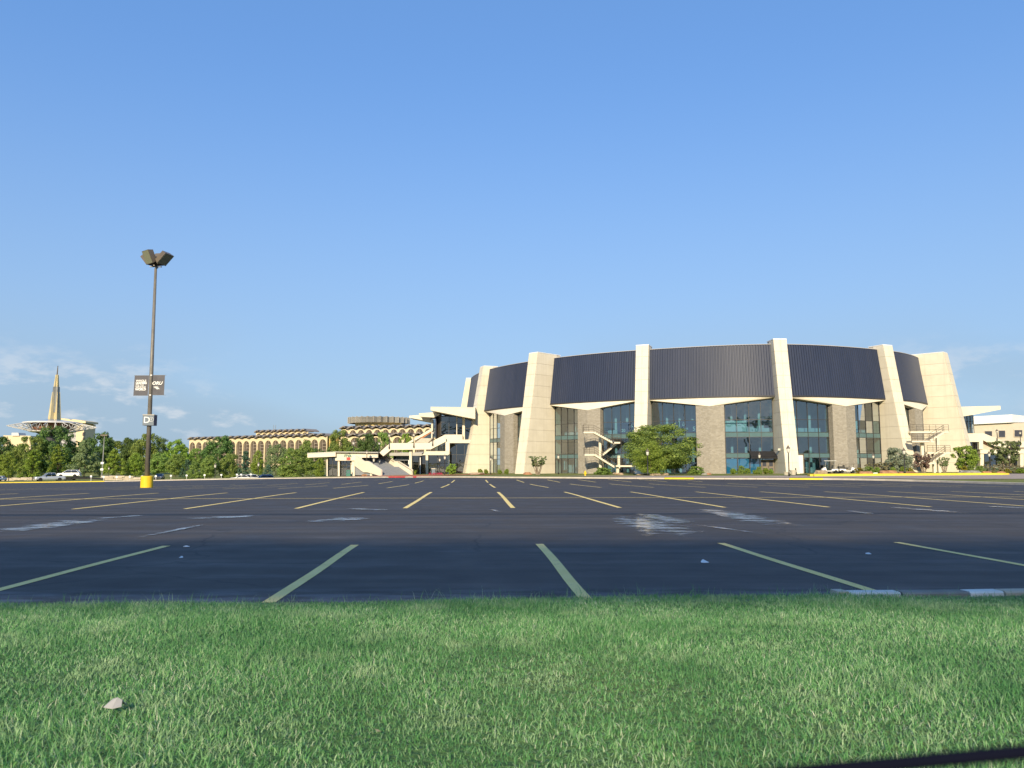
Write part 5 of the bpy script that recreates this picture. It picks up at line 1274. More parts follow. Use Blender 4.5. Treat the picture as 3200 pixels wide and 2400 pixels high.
# ---- planting round the arena
proto('front_big', 21, 'round', 'leaf_mid', 34000, size=0.10, base=0.15, clumps=200, rx=0.44); proto('front_bush', 22, 'tall', 'leaf_shrub', 16000, size=0.10, base=0.02, clumps=150, rx=0.50)
proto('myrtle', 23, 'loose', 'leaf_grey', 2200, size=0.22, base=0.45, clumps=110, r=0.022, bark='pale_bark', stems=6, rx=0.36)
proto('myrtle_pink', 24, 'loose', 'leaf_pink', 3600, size=0.24, base=0.3, clumps=120, r=0.02, bark='pale_bark', stems=6, rx=0.40); proto('myrtle_green', 25, 'round', 'leaf_shrub', 6500, size=0.22, base=0.18, clumps=90, r=0.018, bark='pale_bark', stems=5, rx=0.44)
proto('wispy', 26, 'loose', 'leaf_grey', 3000, size=0.24, base=0.3, clumps=150, r=0.02, bark='pale_bark', stems=5, rx=0.46)
proto('ball', 27, 'round', 'leaf_shrub', 11200, size=0.25, base=0.02, clumps=110, rx=0.50, r=0.01); proto('gold', 28, 'round', 'leaf_gold', 2600, size=0.4, base=0.02, clumps=60, rx=0.6, r=0.01)
proto('juniper', 29, 'spread', 'leaf_juniper', 12000, size=0.24, base=0.0, clumps=140, rx=0.6, r=0.02); proto('hedge', 30, 'round', 'leaf_mid', 9600, size=0.3, base=0.0, clumps=110, rx=0.7, r=0.01)
proto('straw', 31, 'loose', 'leaf_straw', 2600, size=0.5, base=0.0, clumps=50, rx=0.5, r=0.008)
def bush(px, ytop, w_px, D, key, label, name='shrub', cat='shrub', group='shrubs round the arena'):
    g = on(px, D); g.z += 0.08; zt = P(px, ytop, D).z; return plant(name, label, key, g, max(0.35, zt - g.z), w_px / FPX * D, cat, group, int(px + D * 3))
bush(2058, 1322, 276, 110, 'front_big', 'big leafy tree standing in front of the arena fin and outside stair', 'broad_tree', 'tree', None)
bush(2036, 1374, 122, 103, 'front_bush', 'dense bright green rounded bush in front of the big tree', 'dense_bush', 'bush', None)
bush(1680, 1424, 60, 117, 'myrtle', 'small bare stemmed ornamental tree before the wide arena fin', 'crepe_myrtle', 'tree', None)
bush(1413, 1449, 38, 122, 'ball', 'clipped ball shaped bush before the pavilion glass', 'ball_bush', 'bush', None)
for px, yt, w, D, key, lab in [
    (1500, 1465, 19, 124, 'ball', 'little clipped bush on the stone ledge beside the lamp post'), (1518, 1466, 16, 125, 'ball', 'smaller clipped bush beside the stone ledge'), (1561, 1467, 17, 122, 'ball', 'low bush at the foot of the first stone pier'), (1584, 1465, 17, 120, 'ball', 'round clipped bush next to the wide fin'),
    (1884, 1461, 62, 113, 'hedge', 'long low hedge under the outside stair'), (2174, 1457, 58, 108, 'hedge', 'pale hedge right of the big tree by a stone pier'),
    (2290, 1464, 24, 112, 'ball', 'first small bush from the stone pier below blue windows'), (2316, 1455, 26, 113, 'hedge', 'second and tallest small bush below blue windows'), (2335, 1463, 22, 112, 'ball', 'third small bush below blue windows'), (2358, 1468, 18, 111, 'ball', 'lowest straw tinted bush below blue windows'), (2372, 1458, 22, 112, 'hedge', 'bush behind the slender lamp post at the awning'), (2392, 1462, 24, 112, 'ball', 'bush between lamp post and double door'), (2408, 1465, 18, 112, 'ball', 'last small bush beside the double door'),
    (2684, 1461, 34, 106, 'gold', 'golden leaved shrub right of the golf carts'), (2844, 1461, 22, 106, 'gold', 'golden shrub at the foot of the leaning fin'), (2716, 1458, 40, 105, 'hedge', 'green mound behind the red boulders'), (2741, 1460, 24, 104, 'ball', 'round green shrub by the short lamp post'), (2790, 1459, 20, 105, 'ball', 'small clipped bush under the juniper'), (2822, 1458, 26, 105, 'ball', 'clipped bush beside the tall lamp post'),
    (2800, 1398, 92, 110, 'juniper', 'wide grey green juniper with ragged layered boughs'), (2765, 1440, 60, 108, 'straw', 'feathery ornamental grass below the juniper'), (2728, 1443, 50, 109, 'straw', 'tall thin ornamental grass before the glass'),
    (3013, 1455, 22, 108, 'gold', 'yellowish clipped shrub at the end of the far hedge'), (3033, 1454, 30, 108, 'hedge', 'near half of the low clipped hedge by the east pavilion'), (3062, 1455, 34, 108, 'hedge', 'far half of the low clipped hedge by the east pavilion'),
    (3095, 1448, 40, 110, 'straw', 'straw coloured ornamental grass before the east pavilion'), (3140, 1446, 50, 112, 'straw', 'wide clump of ornamental grass under the wispy tree'), (3185, 1452, 40, 110, 'straw', 'ornamental grass clump at the picture edge'), (3145, 1464, 24, 106, 'gold', 'gold shrub among the ornamental grasses'), (3188, 1464, 30, 106, 'ball', 'green shrub at the picture edge')]:
    bush(px, yt, w, D, key, lab, 'ornamental_grass' if key == 'straw' else 'shrub')
bush(2885, 1415, 60, 112, 'myrtle_pink', 'pinkish flowering shrub before the arena side stair', 'flowering_shrub', 'shrub', None)
bush(2950, 1428, 40, 111, 'myrtle', 'small airy shrub tree between side stair and green tree', 'crepe_myrtle', 'tree', None)
bush(3020, 1392, 92, 114, 'myrtle_green', 'bushy green ornamental tree before the last arena fin', 'ornamental_tree', 'tree', None)
bush(3145, 1374, 96, 118, 'wispy', 'wispy open tree in front of the east pavilion', 'ornamental_tree', 'tree', None)
def boulder(px, ybase, w_px, h_px, D, mat, label, seed):
    g = on(px, D); w = w_px / FPX * D; h = h_px / FPX * D; bm = bmesh.new(); bmesh.ops.create_icosphere(bm, subdivisions=3, radius=1)
    for v in bm.verts:
        n = noise.noise(v.co * 1.3 + Vector((seed * 7.1, 0, 0))) * 0.38 + noise.noise(v.co * 3.1 + Vector((0, seed * 3.3, 0))) * 0.12
        v.co = v.co * (1 + n); v.co = Vector((round(v.co.x * 2.4) / 2.4 * 0.35 + v.co.x * 0.65, v.co.y, min(v.co.z, 0.72 + 0.2 * n)))
        v.co = Vector((v.co.x * w / 2, v.co.y * w * 0.3, v.co.z * h * 0.62 + h * 0.36))
    me = bpy.data.meshes.new('boulder'); bm.to_mesh(me); bm.free(); me.materials.append(MATS[mat]); o = link('boulder', me); o.location = (g.x, g.y, g.z + 0.05)
    return tag(o, label, 'boulder', 'boulders in the planting beds')
for i, a in enumerate([(1649, 1480, 24, 11, 117, 'boulder_red', 'reddish boulder at the foot of the wide fin'), (1466 + 25, 1481, 50, 9, 121, 'boulder_tan', 'long flat tan ledge rock beside the clipped bushes'), (1932, 1482, 32, 10, 109, 'boulder_tan', 'flat rock in the shade under the outside stair'), (2005, 1480, 30, 8, 104, 'boulder_tan', 'pale rock under the dense bush nearest the stair'), (2050, 1480, 34, 9, 102, 'boulder_tan', 'pale rock beside the lamp post under the dense bush'), (2078, 1480, 22, 10, 103, 'boulder_tan', 'squarish rock at the end of the dense bush'), (2200, 1481, 16, 8, 106, 'boulder_grey', 'little grey rock by the pale hedge'), (2214, 1481, 16, 8, 107, 'boulder_red', 'little brown rock beside the stone pier'),
    (2567, 1485, 40, 21, 96, 'boulder_tan', 'large upright tan boulder in front of the golf carts'), (2705, 1480, 40, 14, 103, 'boulder_red', 'orange boulder in front of the green mound'), (2735, 1481, 14, 9, 102, 'white_cap', 'small pale round stone beside the orange boulder'), (2775, 1481, 56, 17, 102, 'boulder_red', 'broad brown boulder below the juniper'), (2835, 1480, 60, 12, 104, 'boulder_red', 'low rust coloured boulder behind the tall lamp post'), (3028, 1483, 70, 16, 101, 'boulder_grey', 'long grey lichened boulder before the far hedge'), (3080, 1480, 28, 12, 103, 'boulder_red', 'reddish boulder beside the far hedge'), (3126, 1480, 26, 11, 104, 'boulder_red', 'rust boulder under the ornamental grasses'),
    (838, 1482, 40, 18, 178, 'boulder_tan', 'tan rock bank beside the blue car'), (880, 1488, 50, 12, 170, 'boulder_tan', 'low tan rocks below the broad leafy tree'), (595, 1500, 20, 10, 160, 'boulder_tan', 'pale rock at the end of the stone retaining wall'), (1145, 1486, 26, 8, 136, 'boulder_red', 'reddish rock under the staircase')]): boulder(*a, i + 1)
# ================================================================== street furniture, vehicles, small things
# ---- parking light with banners
LP = G(458, 1524); LPZ = LP.z
Dp = LP.y
pole = thing('banner_pole', 'tall bronze parking light with two dark banners on a yellow base', 'light pole', LP)
def PP(x, y, dy=0.0): return P(x, y, Dp + dy)
BR_, BH = 36 / FPX * Dp / 2, 36 / FPX * Dp; KS = Dp / 40.4; print('pole at', Dp)
m = MB(); m.lathe([(BR_ * 0.98, -0.1), (BR_, 0.02), (BR_, BH - 0.03), (BR_ * 0.94, BH), (0.0, BH + 0.005)], 28, (LP.x, LP.y, LPZ), cap=False); m.build('pole_base', 'yellow_paint', pole, smooth=False)
top = PP(484, 838); foot = Vector((LP.x, LP.y, LPZ + BH)); top.x = LP.x - 0.12
m = MB(); m.tube(foot, top, 0.125 * KS, 0.066 * KS, 20); m.build('pole', 'pole_metal', pole, smooth=True)
m = MB(); m.lathe([(0.16, 0), (0.16, 0.05), (0.12, 0.06)], 12, (LP.x, LP.y, LPZ + BH)); m.build('base_flange', 'pole_metal', pole)
m = MB(); m.tube(top - Vector((0, 0, 0.35)), top - Vector((0, 0, 0.05)), 0.085, 0.085, 12); m.tube(top - Vector((0, 0, 0.05)), top + Vector((0, 0, 0.12)), 0.05, k=8); m.build('tenon', 'galv', pole)
br = top + Vector((0, 0, 0.12))
m = MB(); m.box(br, (0.95, 0.09, 0.07), 0.12); m.box(br + Vector((0, 0, 0.005)), (0.09, 0.95, 0.075), 0.12); m.build('bracket', 'bronze_metal', pole)
def flood(az, tilt, off):
    """shoebox floodlight turned to az, face tipped down"""
    w, h, d = 0.66 * KS, 0.72 * KS, 0.30 * KS; m = MB(); b = 0.09
    f = [(-w / 2, 0, 0), (w / 2, 0, 0), (w / 2, 0, h), (-w / 2, 0, h)]; k = [(-w / 2 + b, d, b), (w / 2 - b, d, b), (w / 2 - b, d, h - b), (-w / 2 + b, d, h - b)]
    M = Matrix.Translation(br + Vector((sin(az) * off * KS, -cos(az) * off * KS, 0.14))) @ Matrix.Rotation(az, 4, 'Z') @ Matrix.Rotation(tilt, 4, 'X')
    m.hexa([M @ Vector(q) for q in f], [M @ Vector(q) for q in k]); head = m.build('floodlight', 'bronze_metal', pole)
    m = MB(); e = 0.035; g = [(-w / 2 + e, -0.012, e), (w / 2 - e, -0.012, e), (w / 2 - e, -0.012, h - e), (-w / 2 + e, -0.012, h - e)]
    m.hexa([M @ Vector(q) for q in g], [M @ (Vector(q) + Vector((0, 0.01, 0))) for q in g]); m.build('lens', 'flood_glass', head)
    m = MB(); 
    for s in (-1, 1): m.tube(M @ Vector((s * 0.24, 0.12, 0.02)), M @ Vector((s * 0.24, 0.15, -0.12)), 0.025, k=6)
    m.tube(M @ Vector((-0.24, 0.15, -0.12)), M @ Vector((0.24, 0.15, -0.12)), 0.03, k=6); m.build('yoke', 'bronze_metal', head)
flood(R(-38), R(24), 0.34); flood(R(74), R(46), 0.34); flood(R(-118), R(46), 0.34); flood(R(168), R(30), 0.2)
# banners with rods
def banner(x0, x1, ya, yb, name_side):
    a, b = PP(x0, ya), PP(x1, yb); m = MB(); NX, NZ = 10, 12; vs = []
    rr = random.Random(int(x0)); ph = [rr.random() * 6 for _ in range(4)]
    for j in range(NZ + 1):
        for i in range(NX + 1):
            u, v = i / NX, j / NZ; edge = sin(pi * u) ** 0.5 * sin(pi * v) ** 0.4
            dy = 0.014 * edge * (sin(u * 9 + v * 4 + ph[0]) * 0.6 + sin(v * 11 - u * 5 + ph[1]) * 0.4)
            vs.append((a.x + (b.x - a.x) * u - 0.035 * v * (1 if name_side < 0 else 0.3), Dp - 0.02 + dy, a.z + (b.z - a.z) * v))
    n = NX + 1; m.add(vs, [(j * n + i, j * n + i + 1, (j + 1) * n + i + 1, (j + 1) * n + i) for j in range(NZ) for i in range(NX)])
    o = m.build('banner', 'banner_cloth', pole, smooth=True)
    m = MB()
    for z in (a.z, b.z): m.tube((min(a.x, b.x) - 0.04, Dp - 0.01, z), (max(a.x, b.x) + 0.1, Dp - 0.01, z), 0.016, k=6)
    m.build('banner_rod', 'galv', o); return o, a, b
px_at = lambda y: (PP(484, 838).x, 0)
bl, la, lb = banner(421.5, 463.5, 1173.5, 1236, -1)
brn, ra, rb = banner(472.5, 513, 1172.5, 1234.5, 1)
def letter(parent, txt, size, x, z, dy, off=0.0, shear=0.0, align='CENTER', sx=1.0, mat='letter'):
    me = text_mesh(txt, size, 0.003, off, shear, align); me.materials.append(MATS[mat]); o = link('lettering', me, parent)
    o.matrix_parent_inverse = parent_world(parent).inverted()
    o.matrix_basis = Matrix.Translation((x, Dp + dy + 0.025, z)) @ Matrix.Rotation(R(90), 4, 'X') @ Matrix.Diagonal((sx, 1, 1, 1)); return o
xL = PP(425.5, 1200).x
for txt, y, s_, of, sx in (('WHOLE', 1190.5, 0.15, 0.006, 1.0), ('LEADERS', 1197.6, 0.15, 0.012, 0.95), ('FOR THE', 1204.2, 0.10, 0.003, 1.05), ('WHOLE', 1210.3, 0.15, 0.006, 1.0), ('WORLD', 1217.3, 0.15, 0.012, 1.0)):
    letter(bl, txt, s_ * KS, xL - (y - 1190) * 0.0009, PP(430, y).z, -0.075, of, 0, 'LEFT', sx)
xc = PP(491.5, 1200).x
letter(brn, 'ORU', 0.235 * KS, xc, PP(491, 1198).z, -0.075, 0.012, 0.25, 'CENTER', 1.05)
m = MB()                                             # winged mark under the initials
e0 = PP(478.5, 1208); s_ = 0.0166 * KS
for poly in ([(0, 1.5), (6, 0.2), (14, -0.2), (20, 3.6), (17.5, 3.0), (13, 1.2), (7, 2.2)], [(3, 3.0), (8, 3.0), (13, 2.4), (18, 5.2), (20.5, 6.4), (21, 9.0), (18.6, 7.6), (15.5, 8.0), (13.5, 10), (12.5, 6.6), (8, 5.0)]):
    m.prism([Vector((e0.x + x * s_, Dp - 0.055, e0.z - y * s_)) for x, y in poly], (0, 0.004, 0))
m.build('winged_mark', 'letter', brn)
m = MB()
for y in (1173, 1235): q = PP(468, y); m.box((LP.x, Dp - 0.06, q.z), (0.14, 0.2, 0.09)); 
m.build('banner_clamp', 'white_cap', pole)
# row sign box
a, b = PP(445, 1298), PP(478, 1330); bx_, bz_ = (a.x + b.x) / 2, (a.z + b.z) / 2; sw = 0.56 * KS
m = MB(); m.box((LP.x, Dp, bz_), (sw, sw * 0.8, b.z - a.z if b.z > a.z else a.z - b.z), R(5)); sg = m.build('row_sign', 'sign_grey', pole)
nf = Vector((sin(R(5)), -cos(R(5)), 0)); tf = Vector((cos(R(5)), sin(R(5)), 0))
m = MB(); c_ = Vector((LP.x, Dp, bz_)) + tf * (sw / 2 + 0.004); m.box(c_, (0.012, sw * 0.8 - 0.02, a.z - b.z - 0.03), R(5)); m.build('side_face', 'navy', sg)
m = MB(); m.box((LP.x, Dp, a.z + 0.02), (sw + 0.03, sw * 0.8 + 0.03, 0.06), R(5)); m.build('sign_cap', 'buff', sg)
for txt, dx, dz, sz in (('D', -0.07 * KS, 0.0, 0.46 * KS), ('1', 0.15 * KS, 0.06, 0.16 * KS)):
    me = text_mesh(txt, sz, 0.004, 0.004); me.materials.append(MATS['letter']); o = link('lettering', me, sg); p = Vector((LP.x, Dp, bz_ + dz)) + nf * (sw * 0.4 + 0.01) + tf * dx
    o.matrix_parent_inverse = parent_world(sg).inverted(); o.matrix_basis = Matrix.Translation(p) @ Matrix.Rotation(R(5), 4, 'Z') @ Matrix.Rotation(R(90), 4, 'X')
m = MB(); cc = Vector((LP.x, Dp, bz_ + 0.06)) + nf * (sw * 0.4 + 0.008) + tf * 0.15 * KS
for i in range(20):
    p0, p1 = (cc + (tf * cos(2 * pi * q / 20) + Vector((0, 0, 1)) * sin(2 * pi * q / 20)) * 0.115 * KS for q in (i, i + 1)); m.tube(p0, p1, 0.014, k=5)
m.build('number_ring', 'letter', sg)
m = MB(); q = PP(458, 1426); m.box((LP.x - 0.02, Dp - 0.115, q.z), (0.1, 0.02, 0.2)); m.build('inspection_sticker', 'kerb_yellow', pole)

# ---- post-top lamps
def lamp_proto():
    o = thing('lamp_post', 'x', 'lamp post', (0, 0, 0), 'post-top lamps along the walks', local=True)
    m = MB(); m.lathe([(0.11, 0), (0.11, 0.5), (0.075, 0.6), (0.06, 2.85), (0.075, 2.9)], 10); m.build('post', 'black_metal', o, smooth=True)
    m = MB(); m.lathe([(0.10, 2.9), (0.16, 2.98), (0.21, 3.38), (0.20, 3.42)], 12); lg = m.build('lantern', 'lamp_glass', o, smooth=True)
    m = MB(); m.lathe([(0.26, 3.40), (0.24, 3.45), (0.09, 3.70), (0.03, 3.80), (0.012, 3.92)], 10); m.build('cap', 'bronze_metal', o)
    return o
lp0 = lamp_proto(); used = [False]
def lamp(px, ytop, D, label, base=None):
    o = lp0 if not used[0] else copy_tree(lp0); used[0] = True
    g = on(px, D) if base is None else base; zt = P(px, ytop, D).z; o.location = g; s = max(0.7, (zt - g.z) / 3.92); o.scale = (s, s, s) if base is None else (1, 1, (zt - g.z) / 3.92); o['label'] = label; return o
for a in [(2465, 1388, 88, 'lamp post with pointed cap before the middle fin'), (2024, 1400, 99, 'lamp post in front of the dense green bush'), (1981, 1412, 112, 'lamp post at the near side of the big tree'), (2827, 1397, 103, 'lamp post before the juniper and leaning fin'), (2730, 1415, 108, 'shorter lamp post before the glass bay by the juniper'), (2374, 1413, 112, 'slender lamp post beside the black awning'),
    (1168, 1427, 134, 'lamp post on the plaza at the stair foot, nearest the kerb'), (1186, 1430, 139, 'lamp post beside the stair foot, behind its neighbour'), (1390, 1418, 124, 'lamp post before the pavilion and ball bush'), (1374, 1427, 131, 'lamp post close to the pavilion door'), (1534, 1425, 126, 'lamp post right of the first arena fin'), (1745, 1416, 121, 'lamp post before the narrow glass bay at the wide fin'),
    (808, 1441, 198, 'lamp post beside the narrow yellow tree'), (673, 1445, 182, 'lamp post before the stone retaining wall'), (17, 1466, 226, 'lamp post at the picture edge with black box'), (341, 1457, 205, 'lamp post east of the thin far light pole'), (41, 1440, 262, 'distant lamp post by the winding path'), (249, 1463, 205, 'lamp post behind the white car on the trailer'),
    (3093, 1408, 107, 'lamp post left of the wispy tree'), (3155, 1416, 106, 'lamp post under the wispy tree')]: lamp(*a)
# lamps fixed on the stair and pavilion parapets
for px, yt, yb, D, lab in [(1104, 1375, 1430, 137.8, 'lamp on the parapet at the head of the stair'), (1146, 1405, 1455, 135.5, 'lamp on the parapet halfway down the stair'), (1185, 1380, 1416, 142, 'lamp behind the stair at the bridge start'), (1216, 1352, 1402, 138.6, 'lamp on the bridge parapet near the flight'), (1293, 1351, 1399, 138.6, 'lamp on the middle of the bridge parapet'), (1352, 1344, 1393, 138.6, 'lamp on the bridge parapet before the gallery'), (3118, 1340, 1390, 144.4, 'lamp on the sloping parapet of the east pavilion'), (3190, 1345, 1392, 148.6, 'lamp on the roof edge of the east pavilion')]:
    b = P(px, yb, D); lamp(px, yt, D, lab, b)

# ---- thin far parking light
fp = thing('light_pole', 'thin distant parking light pole with flat double head among trees', 'light pole', on(320, 196)); g = on(320, 196); zt = P(327, 1362, 196).z
m = MB(); m.tube((g.x, 196, g.z), (g.x + 0.1, 196, zt), 0.14, 0.09, 8); m.build('pole', 'galv', fp)
m = MB(); m.box((g.x + 0.1, 196, zt + 0.15), (1.7, 0.6, 0.35)); m.build('lamp_head', 'bronze_metal', fp)
m = MB(); m.lathe([(0.3, 0), (0.3, 0.5)], 10, (g.x, 196, g.z)); m.build('pole_base', 'truss_white', fp)
for y in (1447, 1467): q = P(318, y, 196); m = MB(); m.box((g.x + 0.02, 195.8, q.z), (0.7, 0.05, 0.5)); m.build('sign_plate', 'sign_white', fp)
# ---- small white parking signs along the far kerb
sp = None; SG = [(287, 1485, 150, 'white sign post by the trailer ramp'), (326, 1487, 150, 'white sign post at the ramp end'), (367, 1487, 158, 'white sign post before the stone wall end'), (408, 1486, 158, 'white sign post before the stone wall'), (446, 1486, 158, 'white sign post just behind the banner pole'), (489, 1485, 152, 'white sign post beside the dark parked car'), (536, 1484, 152, 'white sign post on the grass past the dark car'), (585, 1483, 152, 'white sign post by the pale rock'), (641, 1482, 150, 'white sign post before the retaining wall'), (693, 1482, 150, 'white sign post at the wall end'), (742, 1482, 148, 'white sign post before the first white car'), (755, 1481, 152, 'thin white marker behind the white cars'), (785, 1481, 146, 'white marker between white and lime cars')]
for px, yt, D, lab in SG:
    g = on(px, D); zt = P(px, yt, D).z
    if sp is None:
        sp = thing('parking_sign', lab, 'sign', g, 'white parking signs along the far kerb', local=True)
        m = MB(); m.tube((0, 0, 0), (0, 0, 1.0), 0.05, k=6); m.build('post', 'truss_white', sp); m = MB(); m.box((0, -0.06, 0.82), (0.36, 0.04, 0.30)); m.build('plate', 'sign_white', sp); o = sp
    else: o = copy_tree(sp)
    o.location = g; o.scale = (1, 1, max(0.9, zt - g.z)); o['label'] = lab
# ---- limestone retaining wall, laid in big blocks
rw = thing('retaining_wall', 'low beige limestone block wall along the far lawn', 'wall', on(600, 168))
def block_wall(x0, x1, D, h, seed):
    rr = random.Random(seed); a, b = on(x0, D), on(x1, D); L = abs(b.x - a.x); rows_ = 3
    for r_ in range(rows_):
        x = a.x - rr.random()
        while x < b.x:
            w = rr.uniform(1.3, 2.6); z = TZ(x, D) + r_ * h / rows_; m = MB(); m.box((x + w / 2, D + rr.uniform(-0.06, 0.06), z + h / rows_ / 2), (w - 0.05, 0.5, h / rows_ - 0.04)); m.build('block', 'limestone', rw, bevel=0.03); x += w
block_wall(332, 450, 172, 1.0, 1); block_wall(622, 722, 168, 1.2, 2); block_wall(0, 120, 215, 0.9, 3); block_wall(870, 1010, 172, 0.9, 4)
# ---- vehicles
def wheel(m_parent, x, y, r=0.34, w=0.24):
    m = MB(); vs = [];
    for s, rr in ((-w / 2, r * 0.92), (-w / 2 + 0.03, r), (w / 2 - 0.03, r), (w / 2, r * 0.92)): vs.append((s, rr))
    k = 16; V = [(x + rr * cos(2 * pi * i / k), y + s, r + rr * sin(2 * pi * i / k)) for s, rr in vs for i in range(k)]
    m.add(V, [(j * k + i, j * k + (i + 1) % k, (j + 1) * k + (i + 1) % k, (j + 1) * k + i) for j in range(3) for i in range(k)] + [tuple(range(k)), tuple(range(3 * k, 4 * k))]); ty = m.build('wheel', 'tyre', m_parent)
    m = MB(); sg = 1 if y > 0 else -1; m.tube((x, y + sg * (w / 2 - 0.02), r), (x, y + sg * (w / 2 + 0.02), r), r * 0.62, r * 0.55, 12); m.build('rim', 'galv', ty)
def loft_body(m, secs):
    """secs: list of (x, half width, z low, z high, half width at top)"""
    rings = [[(x, -hw, zl), (x, -hw * 1.0, zl + (zh - zl) * 0.55), (x, -ht, zh), (x, ht, zh), (x, hw, zl + (zh - zl) * 0.55), (x, hw, zl)] for x, hw, zl, zh, ht in secs]; n = 6
    m.add([p for r_ in rings for p in r_], [(j * n + i, j * n + (i + 1) % n, (j + 1) * n + (i + 1) % n, (j + 1) * n + i) for j in range(len(rings) - 1) for i in range(n)] + [tuple(range(n)), tuple(range((len(rings) - 1) * n, len(rings) * n))])
def car(name, label, kind, mat, loc, rz, cat='car', group=None):
    o = thing(name, label, cat, loc, group, rz, local=True)
    if kind == 'pickup': Lf, Lr, W_, hb, hr, wb = 3.0, -2.9, 0.98, 1.12, 1.92, (1.95, -1.75); cab = [(1.35, 0.93, 0.80), (0.55, 1.86, 0.76), (-0.85, 1.90, 0.76), (-1.12, 1.15, 0.84)]; rw_ = 0.42
    elif kind == 'suv': Lf, Lr, W_, hb, hr, wb = 2.3, -2.35, 0.92, 1.02, 1.70, (1.42, -1.42); cab = [(1.15, 1.0, 0.82), (0.30, 1.64, 0.68), (-1.55, 1.66, 0.68), (-2.22, 1.08, 0.78)]; rw_ = 0.36
    else: Lf, Lr, W_, hb, hr, wb = 2.25, -2.3, 0.89, 0.90, 1.44, (1.4, -1.35); cab = [(0.95, 0.88, 0.80), (0.15, 1.40, 0.62), (-1.05, 1.42, 0.62), (-1.85, 0.95, 0.74)]; rw_ = 0.33
    m = MB(); zl = 0.30 if kind != 'pickup' else 0.42
    hf = hb - 0.10
    loft_body(m, [(Lf, W_ * 0.86, zl + 0.06, hf - 0.14, W_ * 0.80), (Lf - 0.22, W_ * 0.98, zl, hf - 0.02, W_ * 0.88), (Lf - 0.9, W_, zl, hf, W_ * 0.92), (cab[0][0], W_, zl, hb - 0.02, W_ * 0.93), (cab[-1][0], W_, zl, hb, W_ * 0.93), (Lr + 0.25, W_, zl, hb - 0.01, W_ * 0.92), (Lr, W_ * 0.92, zl + 0.08, hb - 0.08, W_ * 0.86)])
    body = m.build('body', mat, o, bevel=0.03)
    m = MB(); loft_body(m, [(cab[0][0], 0.86 * W_, hb - 0.1, hb - 0.03, cab[0][2]), (cab[1][0], 0.90 * W_, hb - 0.1, cab[1][1] - 0.05, cab[1][2]), (cab[2][0], 0.90 * W_, hb - 0.1, cab[2][1] - 0.05, cab[2][2]), (cab[3][0], 0.86 * W_, hb - 0.1, hb + 0.02, cab[3][2])]); m.build('windows', 'car_glass', o)
    m = MB(); m.hexa([(cab[1][0] + 0.05, -cab[1][2] - 0.02, cab[1][1] - 0.07), (cab[2][0] - 0.05, -cab[2][2] - 0.02, cab[2][1] - 0.07), (cab[2][0] - 0.05, cab[2][2] + 0.02, cab[2][1] - 0.07), (cab[1][0] + 0.05, cab[1][2] + 0.02, cab[1][1] - 0.07)], [(cab[1][0] - 0.1, -cab[1][2] + 0.06, cab[1][1]), (cab[2][0] + 0.1, -cab[2][2] + 0.06, cab[2][1]), (cab[2][0] + 0.1, cab[2][2] - 0.06, cab[2][1]), (cab[1][0] - 0.1, cab[1][2] - 0.06, cab[1][1])]); m.build('roof', mat, o)
    for s in (-1, 1):
        m = MB()
        pil = [((cab[0][0], s * cab[0][2], hb - 0.03), (cab[1][0], s * cab[1][2], cab[1][1] - 0.04)), ((cab[3][0], s * cab[3][2], hb), (cab[2][0], s * cab[2][2], cab[2][1] - 0.04)), (((cab[1][0] + cab[2][0]) / 2, s * W_ * 0.91, hb - 0.02), ((cab[1][0] + cab[2][0]) / 2, s * cab[1][2], cab[1][1] - 0.04))]
        for a, b in pil: m.tube(a, b, 0.045, k=5)
        m.build('pillar', mat, o)
        m = MB(); m.box((Lf - 0.12, s * W_ * 0.66, hf - 0.16), (0.2, W_ * 0.36, 0.16)); m.build('headlight', 'headlight', o)
        m = MB(); m.box((Lr + 0.06, s * W_ * 0.74, hb - 0.2), (0.16, W_ * 0.24, 0.26)); m.build('taillight', 'taillight', o)
        m = MB(); m.box((cab[0][0] - 0.25, s * (W_ + 0.1), hb + 0.06), (0.14, 0.2, 0.16)); m.build('mirror', mat, o)
        for x in wb: wheel(o, x, s * (W_ - 0.10), rw_)
    m = MB(); m.box((Lf - 0.02, 0, zl + 0.35), (0.08, W_ * 1.0, 0.34 if kind == 'pickup' else 0.2)); m.build('grille', 'black_metal', o)
    m = MB(); m.box((Lf + 0.02, 0, zl + 0.08), (0.14, W_ * 1.8, 0.16)); m.box((Lr - 0.02, 0, zl + 0.1), (0.14, W_ * 1.8, 0.16)); m.build('bumper', 'galv' if kind == 'pickup' else mat, o)
    return o
gt = on(158, 172); FA = R(205)
car('pickup_truck', 'silver pickup truck towing a car trailer at the far lot edge', 'pickup', 'car_silver', gt, R(-138))
tr_ = on(220, 178)
tl = thing('car_trailer', 'long low dark car trailer with its ramp behind the pickup', 'trailer', tr_, rz=R(-171), local=True)
m = MB(); m.box((0, 0, 0.72), (7.6, 2.0, 0.16)); 
for y in (-1.0, 1.0): m.box((0, y, 0.62), (7.8, 0.12, 0.42))
m.build('deck', 'tyre', tl)
m = MB(); m.hexa([(-3.8, -1, 0.80), (-3.8, 1, 0.80), (-9.4, 1, 0.35), (-9.4, -1, 0.35)], [(-3.8, -1, 0.5), (-3.8, 1, 0.5), (-9.4, 1, 0.1), (-9.4, -1, 0.1)]); m.build('ramp', 'tyre', tl)
m = MB(); m.tube((3.8, -0.9, 0.65), (5.6, 0, 0.6), 0.07, k=6); m.tube((3.8, 0.9, 0.65), (5.6, 0, 0.6), 0.07, k=6); m.build('tongue', 'black_metal', tl)
for x in (-0.5, 0.4):
    for y in (-1.12, 1.12): wheel(tl, x, y, 0.36)
m = MB()
for y in (-1.12, 1.12): m.box((-0.05, y, 0.82), (2.0, 0.3, 0.08))
m.build('fender', 'black_metal', tl)
